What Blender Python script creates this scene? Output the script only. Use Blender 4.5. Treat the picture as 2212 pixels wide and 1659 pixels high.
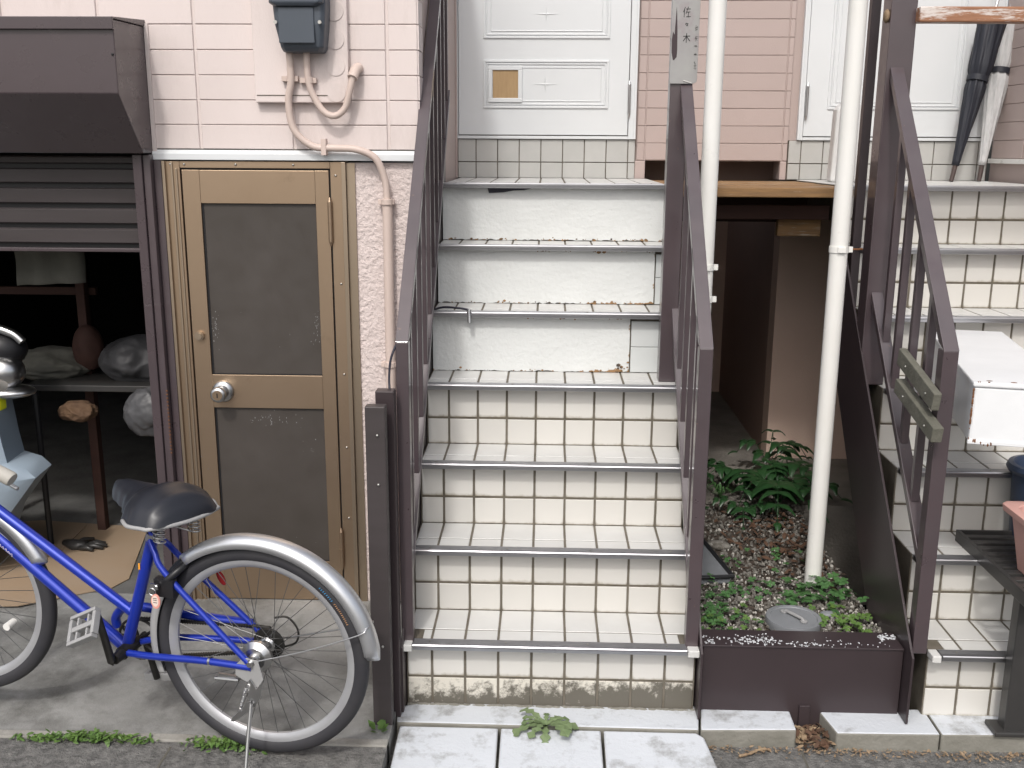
import bpy, bmesh, math, random
from mathutils import Vector, Matrix, Euler
random.seed(7)
for o in list(bpy.data.objects): bpy.data.objects.remove(o)
S = bpy.context.scene
COL = S.collection
R = math.radians
PI = math.pi

# ------------------------------------------------------------------ camera
cam_d = bpy.data.cameras.new("camera"); cam = bpy.data.objects.new("camera", cam_d); COL.objects.link(cam)
S.camera = cam
TH, YAW, ROLL = .2297904, -.0330397, -.0056338
fwd = Vector((-math.sin(-YAW)*-1*math.cos(TH)*-1, math.cos(YAW)*math.cos(TH), -math.sin(TH)))
fwd = Vector((math.sin(YAW)*math.cos(TH), math.cos(YAW)*math.cos(TH), -math.sin(TH)))
right = Vector((math.cos(YAW), -math.sin(YAW), 0))
upv = right.cross(fwd)
m = Matrix((right, upv, -fwd)).transposed()
m = m @ Matrix.Rotation(-ROLL, 3, 'Z')
cam.matrix_world = Matrix.Translation((.02773, -2.747, 1.43042)) @ m.to_4x4()
cam_d.sensor_width = 36; cam_d.lens = 2164.6/2212*36
cam_d.clip_start = .02; cam_d.clip_end = 300

# ------------------------------------------------------------------ sky, sun, exposure
SUN_EL = R(50); SUN_DIR = Vector((-.2, -1, 0)).normalized()*math.cos(SUN_EL) + Vector((0, 0, math.sin(SUN_EL)))
W = bpy.data.worlds.new("World"); S.world = W; W.use_nodes = True
nt = W.node_tree; bg = nt.nodes['Background']
sky = nt.nodes.new('ShaderNodeTexSky'); sky.sky_type = 'NISHITA'; sky.sun_disc = False
sky.sun_elevation = SUN_EL; sky.sun_rotation = math.atan2(SUN_DIR.x, SUN_DIR.y)
sky.dust_density = 5; sky.air_density = 1.0; sky.ozone_density = 1.0
hz = nt.nodes.new('ShaderNodeHueSaturation'); hz.inputs['Saturation'].default_value = .5; hz.inputs['Value'].default_value = 1.0
nt.links.new(sky.outputs[0], hz.inputs['Color']); nt.links.new(hz.outputs[0], bg.inputs[0]); bg.inputs[1].default_value = .138
sl = bpy.data.lights.new("sun", 'SUN'); sl.energy = 1.15; sl.angle = R(4); sl.color = (1, .975, .94)
so = bpy.data.objects.new("sun", sl); COL.objects.link(so); so.rotation_euler = SUN_DIR.to_track_quat('Z', 'Y').to_euler()
S.view_settings.view_transform = 'Standard'; S.view_settings.look = 'None'
S.view_settings.exposure = .38; S.view_settings.gamma = 1; S.view_settings.use_curve_mapping = False
S.render.engine = 'CYCLES'

# ------------------------------------------------------------------ materials
def new_mat(name):
    m = bpy.data.materials.new(name); m.use_nodes = True
    return m, m.node_tree, m.node_tree.nodes['Principled BSDF']
def mat(name, c, rough=.5, metal=0, c2=None, vs=6, va=.5, bump=None, c3=None, c3s=3, c3t=(.55, .7), spec=.5, rand=0, coat=0, trans=0, ior=1.45, alpha=1, stretch=None, rrand=0):
    m, nt, p = new_mat(name); L = nt.links; N = nt.nodes
    p.inputs['Base Color'].default_value = (*c, 1); p.inputs['Roughness'].default_value = rough
    p.inputs['Metallic'].default_value = metal; p.inputs['Specular IOR Level'].default_value = spec
    p.inputs['Coat Weight'].default_value = coat; p.inputs['Transmission Weight'].default_value = trans
    p.inputs['IOR'].default_value = ior; p.inputs['Alpha'].default_value = alpha
    g = N.new('ShaderNodeNewGeometry'); mp = N.new('ShaderNodeMapping'); L.new(g.outputs['Position'], mp.inputs[0])
    if stretch: mp.inputs['Scale'].default_value = stretch
    src = None
    def noise(s, d=6, r=.6):
        n = N.new('ShaderNodeTexNoise'); n.inputs['Scale'].default_value = s; n.inputs['Detail'].default_value = d
        n.inputs['Roughness'].default_value = r; L.new(mp.outputs[0], n.inputs['Vector']); return n.outputs['Fac']
    def ramp(fac, a, b):
        r = N.new('ShaderNodeMapRange'); r.inputs[1].default_value = a; r.inputs[2].default_value = b; L.new(fac, r.inputs[0]); return r.outputs[0]
    def mix(fac, a, b):
        x = N.new('ShaderNodeMix'); x.data_type = 'RGBA'
        if isinstance(fac, float): x.inputs[0].default_value = fac
        else: L.new(fac, x.inputs[0])
        for i, v in ((6, a), (7, b)):
            if isinstance(v, tuple): x.inputs[i].default_value = (*v, 1)
            else: L.new(v, x.inputs[i])
        return x.outputs[2]
    if c2:
        n = noise(vs); src = mix(ramp(n, .5-va*.5, .5+va*.5), c, c2)
    if c3:
        n = noise(c3s, 8, .7); src = mix(ramp(n, *c3t), src or c, c3)
    if rand:
        oi = N.new('ShaderNodeObjectInfo'); h = N.new('ShaderNodeHueSaturation')
        r = N.new('ShaderNodeMapRange'); r.inputs[3].default_value = 1-rand; r.inputs[4].default_value = 1+rand*.6
        L.new(oi.outputs['Random'], r.inputs[0]); L.new(r.outputs[0], h.inputs['Value'])
        if src: L.new(src, h.inputs['Color'])
        else: h.inputs['Color'].default_value = (*c, 1)
        src = h.outputs[0]
    if src: L.new(src, p.inputs['Base Color'])
    if rrand:
        n = noise(14, 5); r = N.new('ShaderNodeMapRange'); r.inputs[1].default_value = .3; r.inputs[2].default_value = .7
        r.inputs[3].default_value = max(.03, rough-rrand); r.inputs[4].default_value = rough+rrand; L.new(n, r.inputs[0]); L.new(r.outputs[0], p.inputs['Roughness'])
    if bump:
        last = None
        for (s, st, dist) in bump:
            b = N.new('ShaderNodeBump'); b.inputs['Strength'].default_value = st; b.inputs['Distance'].default_value = dist
            L.new(noise(s, 4, .55), b.inputs['Height'])
            if last: L.new(last, b.inputs['Normal'])
            last = b.outputs[0]
        L.new(last, p.inputs['Normal'])
    m['nodes'] = 1
    return m

M = {}
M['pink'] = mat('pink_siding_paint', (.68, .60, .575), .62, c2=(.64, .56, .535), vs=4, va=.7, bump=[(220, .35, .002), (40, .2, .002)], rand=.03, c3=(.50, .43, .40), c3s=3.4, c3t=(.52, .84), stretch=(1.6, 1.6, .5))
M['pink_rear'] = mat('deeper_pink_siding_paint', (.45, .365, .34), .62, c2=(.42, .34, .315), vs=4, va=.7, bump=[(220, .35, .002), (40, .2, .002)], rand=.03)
M['stucco'] = mat('pink_stucco', (.64, .555, .53), .75, c2=(.60, .515, .49), vs=5, bump=[(55, .9, .012), (140, .5, .004)])
M['tile'] = mat('glazed_cream_tile', (.66, .635, .585), .33, c2=(.60, .57, .51), vs=9, va=.6, bump=[(160, .15, .0015)], rand=.07, rrand=.1)
M['tile_top'] = mat('glazed_white_tread_tile', (.60, .60, .585), .38, c2=(.55, .545, .525), vs=11, va=.6, bump=[(160, .15, .0015)], rand=.05, c3=(.42, .40, .35), c3s=7, c3t=(.66, .9), rrand=.1)
M['tile_grey'] = mat('matt_grey_tile', (.48, .475, .455), .45, c2=(.43, .43, .41), vs=9, bump=[(160, .15, .0015)], rand=.05)
M['grout'] = mat('weathered_grout', (.18, .16, .13), .9, c2=(.09, .077, .057), vs=14, va=.5, bump=[(300, .5, .002)])
M['grout_dirty'] = mat('dark_grout', (.15, .14, .12), .9, c2=(.08, .075, .06), vs=14, va=.5, bump=[(300, .5, .002)])
M['nosing'] = mat('ribbed_aluminium', (.52, .52, .54), .36, 1, c2=(.40, .40, .42), vs=5, stretch=(1, .1, .1))
M['brown'] = mat('brown_painted_steel', (.072, .050, .055), .36, c2=(.055, .042, .047), vs=5, va=.6, bump=[(70, .08, .001), (9, .06, .004)], spec=.9, coat=.4, c3=(.17, .10, .075), c3s=30, c3t=(.67, .71), rrand=.09)
M['brown_dark'] = mat('dark_brown_painted_steel', (.045, .033, .036), .35, c2=(.037, .028, .03), vs=5, va=.6, bump=[(60, .10, .002)], c3=(.10, .09, .085), c3s=24, c3t=(.68, .8))
M['bronze'] = mat('bronze_anodised_aluminium', (.46, .345, .245), .40, .95, c2=(.39, .285, .195), vs=2.2, va=.6, c3=(.30, .22, .15), c3s=7, c3t=(.60, .80))
M['bronze_pale'] = mat('pale_bronze_aluminium', (.46, .37, .28), .40, .95, c2=(.40, .32, .235), vs=2, va=.8)
M['doorpanel'] = mat('grey_brown_door_panel', (.066, .057, .051), .42, c2=(.050, .043, .037), vs=4, va=.5, bump=[(250, .12, .001)], c3=(.20, .195, .19), c3s=13, c3t=(.68, .90), rrand=.12)
M['white_door'] = mat('white_enamel', (.68, .70, .71), .35, c2=(.63, .65, .66), vs=3, va=.6, rrand=.05)
M['white_panel'] = None
M['white_paint'] = mat('white_plastic_pipe', (.76, .755, .73), .32, c2=(.72, .71, .67), vs=4, rrand=.06, c3=(.50, .47, .40), c3s=9, c3t=(.66, .9))
M['white_box'] = mat('white_enamelled_tin', (.78, .79, .80), .35, c2=(.70, .71, .72), vs=7, va=.5, c3=(.42, .22, .11), c3s=8, c3t=(.70, .80))
M['rust'] = mat('rust', (.22, .09, .035), .85, c2=(.10, .045, .02), vs=40, bump=[(200, .6, .003)])
M['chip'] = mat('rusty_chip', (.30, .17, .07), .9, c2=(.07, .055, .045), vs=26, va=.2)
M['concrete'] = mat('smooth_concrete', (.29, .29, .28), .85, c2=(.18, .178, .17), vs=4.5, va=.35, bump=[(60, .5, .005), (380, .6, .003)], c3=(.11, .108, .10), c3s=2.6, c3t=(.46, .64))
M['asphalt'] = mat('worn_asphalt', (.21, .205, .195), .92, c2=(.10, .098, .094), vs=38, va=.3, bump=[(110, 1, .010), (420, .7, .004)], c3=(.36, .35, .33), c3s=90, c3t=(.6, .75))
M['kerb'] = mat('white_painted_concrete', (.56, .585, .62), .78, c2=(.50, .525, .555), vs=6, va=.6, bump=[(70, .45, .004), (300, .3, .002)], c3=(.25, .25, .245), c3s=7, c3t=(.52, .68))
M['kerb_side'] = mat('mossy_concrete', (.26, .25, .22), .9, c2=(.16, .155, .13), vs=9, bump=[(70, .6, .005)])
M['garage'] = mat('shade_black_garage_wall', (.022, .021, .020), .95, c2=(.02, .02, .02), vs=3)  # near-black colour stands in for the darkness of the deep room
M['alley_floor'] = mat('damp_concrete', (.26, .24, .21), .9, c2=(.15, .135, .12), vs=6, bump=[(80, .6, .006)])
M['alley_wall'] = mat('brown_alley_wall', (.36, .25, .205), .85, c2=(.31, .21, .175), vs=2, bump=[(120, .3, .003)])  # brown lightened in colour where too little light gets into the passage
M['alley_pink'] = mat('light_lifted_pink_render', (.70, .53, .44), .85, c2=(.64, .475, .39), vs=2.5, bump=[(160, .4, .003)])  # pink raised in colour to make up for light missing in the recess
M['soil'] = mat('dark_soil', (.085, .065, .05), .95, c2=(.05, .038, .03), vs=18, bump=[(60, 1, .02)])
M['pebble'] = mat('grey_gravel', (.20, .19, .17), .8, rand=.0, c2=(.085, .075, .062), vs=40, va=.25, c3=(.42, .41, .38), c3s=60, c3t=(.58, .66))
M['deadleaf'] = mat('dead_brown_leaf', (.12, .062, .036), .8, c2=(.06, .035, .022), vs=30)
M['paleleaf'] = mat('pale_dry_leaf', (.36, .27, .17), .8, c2=(.14, .085, .05), vs=30)
M['fern'] = mat('dark_glossy_fern', (.026, .075, .024), .32, c2=(.015, .045, .016), vs=20, spec=.7)
M['clover'] = mat('clover_green', (.07, .165, .05), .5, c2=(.04, .10, .032), vs=22, va=.5)
M['weed'] = mat('weed_green', (.11, .19, .04), .55, c2=(.06, .12, .03), vs=25, va=.5)
M['dandelion'] = mat('pale_dandelion_green', (.17, .22, .11), .6, c2=(.10, .15, .06), vs=30, va=.5)
M['wood'] = mat('weathered_board', (.30, .17, .07), .7, c2=(.20, .12, .06), vs=7, va=.4, stretch=(1, 8, 14), bump=[(40, .4, .004)], c3=(.5, .47, .42), c3s=3, c3t=(.58, .68))
M['wood_beam'] = mat('peeling_orange_beam', (.36, .18, .10), .65, c2=(.24, .11, .06), vs=6, va=.4, stretch=(2, 8, 14), c3=(.62, .56, .52), c3s=3.2, c3t=(.50, .58))
M['wood_grey'] = mat('grey_green_timber', (.165, .16, .13), .85, c2=(.085, .083, .065), vs=14, va=.5, stretch=(2, 1, 2), bump=[(80, .6, .004)])
M['wood_red'] = mat('red_brown_joist', (.055, .024, .017), .8, c2=(.04, .018, .014), vs=8, stretch=(1, 6, 6))
M['ply'] = mat('plywood_patch', (.42, .29, .155), .7, c2=(.34, .22, .11), vs=12, stretch=(6, 1, 1))
M['card'] = mat('brown_cardboard', (.30, .23, .165), .85, c2=(.29, .205, .13), vs=5, va=.6, bump=[(50, .2, .002)])
M['shutter'] = mat('brown_shutter_paint', (.060, .051, .052), .38, c2=(.048, .041, .041), vs=4, stretch=(.4, 1, 6), rrand=.08)
M['hood'] = mat('purple_brown_hood_paint', (.072, .054, .059), .30, c2=(.060, .046, .050), vs=3, rrand=.06, spec=.6, coat=.2)
M['meter'] = mat('blue_grey_plastic', (.075, .088, .108), .42, c2=(.065, .078, .096), vs=6, bump=[(300, .2, .001)])
M['conduit'] = mat('beige_conduit_paint', (.60, .49, .44), .5, c2=(.52, .42, .37), vs=9, stretch=(1, 1, .4))
M['blue'] = mat('metallic_blue_paint', (.010, .036, .40), .28, .3, c2=(.008, .029, .34), vs=5, coat=.6, spec=.6)
M['chrome'] = mat('brushed_steel', (.60, .60, .60), .28, 1, c2=(.5, .5, .5), vs=12)
M['spoke'] = mat('dull_spoke_steel', (.20, .20, .20), .45, 1)
M['fender'] = mat('polished_aluminium_fender', (.72, .73, .75), .38, .9, c2=(.62, .63, .65), vs=7)
M['rim'] = mat('dull_alloy_rim', (.46, .47, .48), .42, .45, c2=(.38, .38, .40), vs=12)
M['tyre'] = mat('black_rubber', (.028, .028, .034), .62, c2=(.04, .039, .042), vs=12, bump=[(300, .3, .001)])
M['tyre_side'] = mat('dusty_tyre_wall', (.12, .12, .12), .75, c2=(.08, .08, .08), vs=15)
M['blackp'] = mat('black_plastic', (.015, .015, .017), .4)
M['saddle'] = mat('black_vinyl', (.016, .018, .024), .36, c2=(.017, .018, .024), vs=4, bump=[(500, .15, .0006)])
M['greyp'] = mat('grey_plastic', (.34, .34, .34), .5, c2=(.27, .27, .27), vs=10)
M['grip'] = mat('cream_rubber_grip', (.42, .40, .36), .6, bump=[(500, .3, .001)])
M['darkmetal'] = mat('oily_dark_steel', (.05, .048, .045), .5, .6, c2=(.03, .028, .026), vs=20)
M['redp'] = mat('red_reflector', (.38, .02, .02), .25)
M['pinktag'] = mat('pink_plastic_tag', (.75, .33, .27), .4)
M['orange'] = mat('orange_sticker', (.85, .36, .04), .5)
M['yellow'] = mat('yellow_lens', (.80, .85, .03), .3)
M['skyblue'] = mat('pale_blue_plastic', (.30, .36, .42), .4, c2=(.26, .32, .38), vs=4)
M['navy'] = mat('navy_plastic', (.030, .045, .080), .4)
M['planter'] = mat('pink_plastic', (.62, .36, .31), .5, c2=(.56, .32, .28), vs=5)
M['rack'] = mat('dark_grey_plastic', (.050, .047, .045), .35, c2=(.03, .03, .03), vs=8)
M['lid'] = mat('grey_drain_lid', (.215, .225, .24), .5, c2=(.17, .18, .19), vs=9, bump=[(200, .3, .002)])
M['umb_black'] = mat('black_umbrella_cloth', (.016, .018, .026), .55)
M['umb_clear'] = mat('clear_umbrella_film', (.80, .80, .80), .18, trans=.35, ior=1.2, c2=(.6, .6, .6), vs=25, stretch=(3, 3, 1))
M['umb_tip'] = mat('brown_umbrella_tip', (.07, .05, .045), .4)
M['plate'] = mat('weathered_grey_nameplate', (.37, .37, .355), .5, .15, c2=(.30, .29, .29), vs=10, va=.5, c3=(.30, .25, .26), c3s=5, c3t=(.6, .75))
M['ink'] = mat('faded_black_ink', (.05, .05, .05), .8)
M['ink_faint'] = mat('faint_grey_ink', (.16, .16, .155), .8)
M['streak'] = mat('dark_brown_streak', (.045, .030, .034), .5)
M['cable'] = mat('navy_cable', (.018, .018, .032), .4)
M['screw'] = mat('steel_screw', (.5, .49, .46), .4, 1)
M['brownbag'] = mat('dim_brown_paper', (.13, .075, .04), .85, c2=(.07, .04, .025), vs=14)
M['cloth'] = mat('grey_cloth', (.12, .118, .10), .95, c2=(.09, .088, .075), vs=10)
M['bag'] = mat('shade_darkened_milky_bag', (.085, .085, .09), .45, c2=(.035, .035, .037), vs=8)  # milky plastic, its colour darkened to suit the unlit garage
M['fadedblue'] = mat('faded_white_board', (.66, .66, .65), .7, c2=(.58, .58, .57), vs=6)
M['white_decal'] = mat('white_decal', (.70, .62, .66), .5)
M['flake'] = mat('flaking_white_paint', (.62, .64, .66), .8)

def dirt_tile():                                   # tiles of the bottom row: mould creeping over them
    m, nt, p = new_mat('mouldy_cream_tile'); L = nt.links; N = nt.nodes
    g = N.new('ShaderNodeNewGeometry'); sx = N.new('ShaderNodeSeparateXYZ'); L.new(g.outputs['Position'], sx.inputs[0])
    n = N.new('ShaderNodeTexNoise'); n.inputs['Scale'].default_value = 26; n.inputs['Detail'].default_value = 10; n.inputs['Roughness'].default_value = .78
    L.new(g.outputs['Position'], n.inputs['Vector'])
    n2 = N.new('ShaderNodeTexNoise'); n2.inputs['Scale'].default_value = 3.0; n2.inputs['Detail'].default_value = 3
    L.new(g.outputs['Position'], n2.inputs['Vector'])
    zr = N.new('ShaderNodeMapRange'); zr.inputs[1].default_value = -.13; zr.inputs[2].default_value = -.20; zr.inputs[3].default_value = -.03; zr.inputs[4].default_value = .20
    L.new(sx.outputs[2], zr.inputs[0])
    xr = N.new('ShaderNodeMapRange'); xr.inputs[1].default_value = -.3; xr.inputs[2].default_value = .45; xr.inputs[3].default_value = -.02; xr.inputs[4].default_value = .15
    L.new(sx.outputs[0], xr.inputs[0])
    a = N.new('ShaderNodeMath'); a.operation = 'ADD'; L.new(n.outputs[0], a.inputs[0]); L.new(zr.outputs[0], a.inputs[1])
    a2 = N.new('ShaderNodeMath'); a2.operation = 'ADD'; L.new(a.outputs[0], a2.inputs[0]); L.new(xr.outputs[0], a2.inputs[1])
    r = N.new('ShaderNodeMapRange'); r.inputs[1].default_value = .52; r.inputs[2].default_value = .66; L.new(a2.outputs[0], r.inputs[0])
    x = N.new('ShaderNodeMix'); x.data_type = 'RGBA'; x.inputs[6].default_value = (.60, .57, .50, 1); x.inputs[7].default_value = (.115, .105, .085, 1)
    L.new(r.outputs[0], x.inputs[0]); L.new(x.outputs[2], p.inputs['Base Color']); p.inputs['Roughness'].default_value = .6
    b = N.new('ShaderNodeBump'); b.inputs['Strength'].default_value = .5; b.inputs['Distance'].default_value = .002; L.new(n.outputs[0], b.inputs['Height']); L.new(b.outputs[0], p.inputs['Normal'])
    return m
M['tile_mould'] = dirt_tile()

def edge_dirt_tile():                              # riser tiles: brown-grey grime gathered along the lower edge of each tile
    m, nt, p = new_mat('grimy_cream_tile'); L = nt.links; N = nt.nodes
    tc = N.new('ShaderNodeTexCoord'); sx = N.new('ShaderNodeSeparateXYZ'); L.new(tc.outputs['Generated'], sx.inputs[0])
    g = N.new('ShaderNodeNewGeometry')
    n = N.new('ShaderNodeTexNoise'); n.inputs['Scale'].default_value = 45; n.inputs['Detail'].default_value = 8; n.inputs['Roughness'].default_value = .7
    L.new(g.outputs['Position'], n.inputs['Vector'])
    n2 = N.new('ShaderNodeTexNoise'); n2.inputs['Scale'].default_value = 5; n2.inputs['Detail'].default_value = 4
    L.new(g.outputs['Position'], n2.inputs['Vector'])
    # distance to the tile's edges
    def m2(op, a, b):
        k = N.new('ShaderNodeMath'); k.operation = op
        for i, v in enumerate((a, b)):
            if isinstance(v, (int, float)): k.inputs[i].default_value = v
            else: L.new(v, k.inputs[i])
        return k.outputs[0]
    ax = m2('ABSOLUTE', m2('SUBTRACT', sx.outputs[0], .5), 0)
    e = m2('MULTIPLY', m2('POWER', m2('MULTIPLY', ax, 2), 14), .30)
    zb = m2('MULTIPLY', m2('POWER', m2('SUBTRACT', 1.0, sx.outputs[1]), 13), .70)
    s = m2('ADD', m2('ADD', e, zb), m2('MULTIPLY', n.outputs[0], .75))
    s = m2('ADD', s, m2('MULTIPLY', n2.outputs[0], .5))
    oi = N.new('ShaderNodeObjectInfo'); s = m2('ADD', s, m2('MULTIPLY', oi.outputs['Random'], .14))
    r = N.new('ShaderNodeMapRange'); r.inputs[1].default_value = .93; r.inputs[2].default_value = 1.42; L.new(s, r.inputs[0])
    x = N.new('ShaderNodeMix'); x.data_type = 'RGBA'; x.inputs[6].default_value = (.59, .575, .54, 1); x.inputs[7].default_value = (.27, .235, .17, 1)
    L.new(r.outputs[0], x.inputs[0])
    h = N.new('ShaderNodeHueSaturation'); rr = N.new('ShaderNodeMapRange'); rr.inputs[3].default_value = .93; rr.inputs[4].default_value = 1.05
    L.new(oi.outputs['Random'], rr.inputs[0]); L.new(rr.outputs[0], h.inputs['Value']); L.new(x.outputs[2], h.inputs['Color']); L.new(h.outputs[0], p.inputs['Base Color'])
    p.inputs['Roughness'].default_value = .38
    b = N.new('ShaderNodeBump'); b.inputs['Strength'].default_value = .15; b.inputs['Distance'].default_value = .002; L.new(n.outputs[0], b.inputs['Height']); L.new(b.outputs[0], p.inputs['Normal'])
    return m
M['tile_riser'] = edge_dirt_tile()

def patch_mat():                                   # lumpy white paint over the upper risers, rust bleeding at its lower edge and one end
    m, nt, p = new_mat('lumpy_white_paint'); L = nt.links; N = nt.nodes
    g = N.new('ShaderNodeNewGeometry'); tc = N.new('ShaderNodeTexCoord'); sx = N.new('ShaderNodeSeparateXYZ'); L.new(tc.outputs['Generated'], sx.inputs[0])
    n = N.new('ShaderNodeTexNoise'); n.inputs['Scale'].default_value = 60; n.inputs['Detail'].default_value = 3; L.new(g.outputs['Position'], n.inputs['Vector'])
    n1 = N.new('ShaderNodeTexNoise'); n1.inputs['Scale'].default_value = 170; n1.inputs['Detail'].default_value = 3; L.new(g.outputs['Position'], n1.inputs['Vector'])
    n3 = N.new('ShaderNodeTexNoise'); n3.inputs['Scale'].default_value = 30; n3.inputs['Detail'].default_value = 7; n3.inputs['Roughness'].default_value = .65; L.new(g.outputs['Position'], n3.inputs['Vector'])
    ed = N.new('ShaderNodeMapRange'); ed.inputs[1].default_value = .10; ed.inputs[2].default_value = 0; ed.inputs[3].default_value = 0; ed.inputs[4].default_value = .26; L.new(sx.outputs[2], ed.inputs[0])
    xe = N.new('ShaderNodeMapRange'); xe.inputs[1].default_value = .3; xe.inputs[2].default_value = 1; xe.inputs[3].default_value = -.10; xe.inputs[4].default_value = .02; L.new(sx.outputs[0], xe.inputs[0])
    xx = N.new('ShaderNodeMapRange'); xx.inputs[1].default_value = .975; xx.inputs[2].default_value = 1; xx.inputs[3].default_value = 0; xx.inputs[4].default_value = .14; L.new(sx.outputs[0], xx.inputs[0])
    s = None
    for o in (n3.outputs[0], ed.outputs[0], xe.outputs[0], xx.outputs[0]):
        if s is None: s = o; continue
        k = N.new('ShaderNodeMath'); L.new(s, k.inputs[0]); L.new(o, k.inputs[1]); s = k.outputs[0]
    r = N.new('ShaderNodeMapRange'); r.inputs[1].default_value = .72; r.inputs[2].default_value = .76; L.new(s, r.inputs[0])
    x = N.new('ShaderNodeMix'); x.data_type = 'RGBA'; x.inputs[6].default_value = (.63, .645, .635, 1); x.inputs[7].default_value = (.27, .155, .07, 1)
    L.new(r.outputs[0], x.inputs[0]); L.new(x.outputs[2], p.inputs['Base Color']); p.inputs['Roughness'].default_value = .45
    b = N.new('ShaderNodeBump'); b.inputs['Strength'].default_value = .55; b.inputs['Distance'].default_value = .005; L.new(n.outputs[0], b.inputs['Height'])
    b2 = N.new('ShaderNodeBump'); b2.inputs['Strength'].default_value = .3; b2.inputs['Distance'].default_value = .002; L.new(n1.outputs[0], b2.inputs['Height']); L.new(b.outputs[0], b2.inputs['Normal'])
    L.new(b2.outputs[0], p.inputs['Normal'])
    return m
M['patch'] = patch_mat()
M['patch_tile'] = mat('painted_white_tile', (.585, .605, .60), .3, c2=(.55, .57, .565), vs=9, c3=(.35, .27, .18), c3s=9, c3t=(.68, .8))

# ------------------------------------------------------------------ mesh helpers
def nb(): return bmesh.new()
def bx(bm, x0, x1, y0, y1, z0, z1, mt=None):
    vs = [bm.verts.new((x, y, z)) for z in (z0, z1) for y in (y0, y1) for x in (x0, x1)]
    if mt: 
        for v in vs: v.co = mt @ v.co
    for f in ((0, 2, 3, 1), (4, 5, 7, 6), (0, 1, 5, 4), (2, 6, 7, 3), (0, 4, 6, 2), (1, 3, 7, 5)):
        bm.faces.new([vs[i] for i in f])
    return vs
def prism(bm, pts, axis, a, b):
    """pts: outline in the two other axes, extruded along axis from a to b"""
    def P3(p, t):
        return {'X': (t, p[0], p[1]), 'Y': (p[0], t, p[1]), 'Z': (p[0], p[1], t)}[axis]
    A = [bm.verts.new(P3(p, a)) for p in pts]; B = [bm.verts.new(P3(p, b)) for p in pts]; n = len(pts)
    bm.faces.new(A); bm.faces.new(B[::-1])
    for i in range(n): bm.faces.new([A[(i+1) % n], A[i], B[i], B[(i+1) % n]])
def tube(bm, pts, r, n=10, cap=True, closed=False):
    pts = [Vector(p) for p in pts]; N = len(pts); rs = r if isinstance(r, (list, tuple)) else [r]*N
    rings = []; ref = None
    for i, p in enumerate(pts):
        if closed: t = (pts[(i+1) % N]-pts[i-1]).normalized()
        else: t = (pts[min(i+1, N-1)]-pts[max(i-1, 0)]).normalized()
        if ref is None:
            ref = Vector((0, 0, 1)) if abs(t.z) < .9 else Vector((1, 0, 0))
        u = t.cross(ref); u = u.normalized() if u.length > 1e-5 else t.orthogonal().normalized()
        v = t.cross(u).normalized(); ref = u.cross(t)*1.0
        ref = v if False else ref
        rings.append([bm.verts.new(p + (u*math.cos(2*PI*k/n)+v*math.sin(2*PI*k/n))*rs[i]) for k in range(n)])
    for i in range(N if closed else N-1):
        a, b = rings[i], rings[(i+1) % N]
        for k in range(n): bm.faces.new([a[k], a[(k+1) % n], b[(k+1) % n], b[k]])
    if cap and not closed:
        bm.faces.new(rings[0][::-1]); bm.faces.new(rings[-1])
def cyl(bm, a, b, r, n=14): tube(bm, [a, b], r, n)
def smooth_pts(pts, k=6):
    pts = [Vector(p) for p in pts]; out = []
    for i in range(len(pts)-1):
        p0 = pts[max(i-1, 0)]; p1 = pts[i]; p2 = pts[i+1]; p3 = pts[min(i+2, len(pts)-1)]
        for j in range(k):
            t = j/k
            out.append(.5*((2*p1)+(-p0+p2)*t+(2*p0-5*p1+4*p2-p3)*t*t+(-p0+3*p1-3*p2+p3)*t**3))
    out.append(pts[-1]); return out
def mesh_from(bm, name):
    bmesh.ops.recalc_face_normals(bm, faces=bm.faces)
    me = bpy.data.meshes.new(name); bm.to_mesh(me); bm.free(); return me
def obj(name, bm, m, parent=None, smooth=False, bevel=0, angle=40, seg=2, loc=None, kind=None, label=None, keep=False):
    me = mesh_from(bm, name) if isinstance(bm, bmesh.types.BMesh) else bm
    if not me.materials: me.materials.append(m)
    o = bpy.data.objects.new(name, me); COL.objects.link(o)
    if parent:
        o.parent = parent
        if loc is None and not keep and parent.parent is None and parent.type == 'EMPTY' and not parent.get('_local'): o.location = -parent.location
    if loc is not None: o.location = loc
    if smooth:
        for p in me.polygons: p.use_smooth = True
        if smooth != 'all':
            me.set_sharp_from_angle(angle=R(angle))
    if bevel:
        b = o.modifiers.new('bevel', 'BEVEL'); b.width = bevel; b.segments = seg; b.limit_method = 'ANGLE'; b.angle_limit = R(35)
    if kind: o['kind'] = kind
    if label: o['label'] = label
    return o
def thing(name, label, cat, loc=(0, 0, 0), group=None):
    o = bpy.data.objects.new(name, None); COL.objects.link(o); o.location = loc; o.empty_display_size = .05
    o['label'] = label; o['category'] = cat
    if group: o['group'] = group
    return o
def tag(o, label, cat, group=None):
    o['label'] = label; o['category'] = cat
    if group: o['group'] = group
    return o
_tiles = {}
def tile_mesh(w, h, t, ch, m, key=''):
    """slab lying in XY, thickness along +Z, with chamfered top edge, origin in the middle of its back"""
    k = (round(w, 4), round(h, 4), t, ch, m.name, key)
    if k in _tiles: return _tiles[k]
    bm = nb(); L = []
    for z, i in ((0, 0), (t-ch, 0), (t, ch)):
        L.append([bm.verts.new((sx*(w/2-i), sy*(h/2-i), z)) for sx, sy in ((-1, -1), (1, -1), (1, 1), (-1, 1))])
    for a, b in ((L[0], L[1]), (L[1], L[2])):
        for j in range(4): bm.faces.new([a[j], a[(j+1) % 4], b[(j+1) % 4], b[j]])
    bm.faces.new(L[2]); bm.faces.new(L[0][::-1])
    me = mesh_from(bm, 'tile'); me.materials.append(m); _tiles[k] = me; return me
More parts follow.
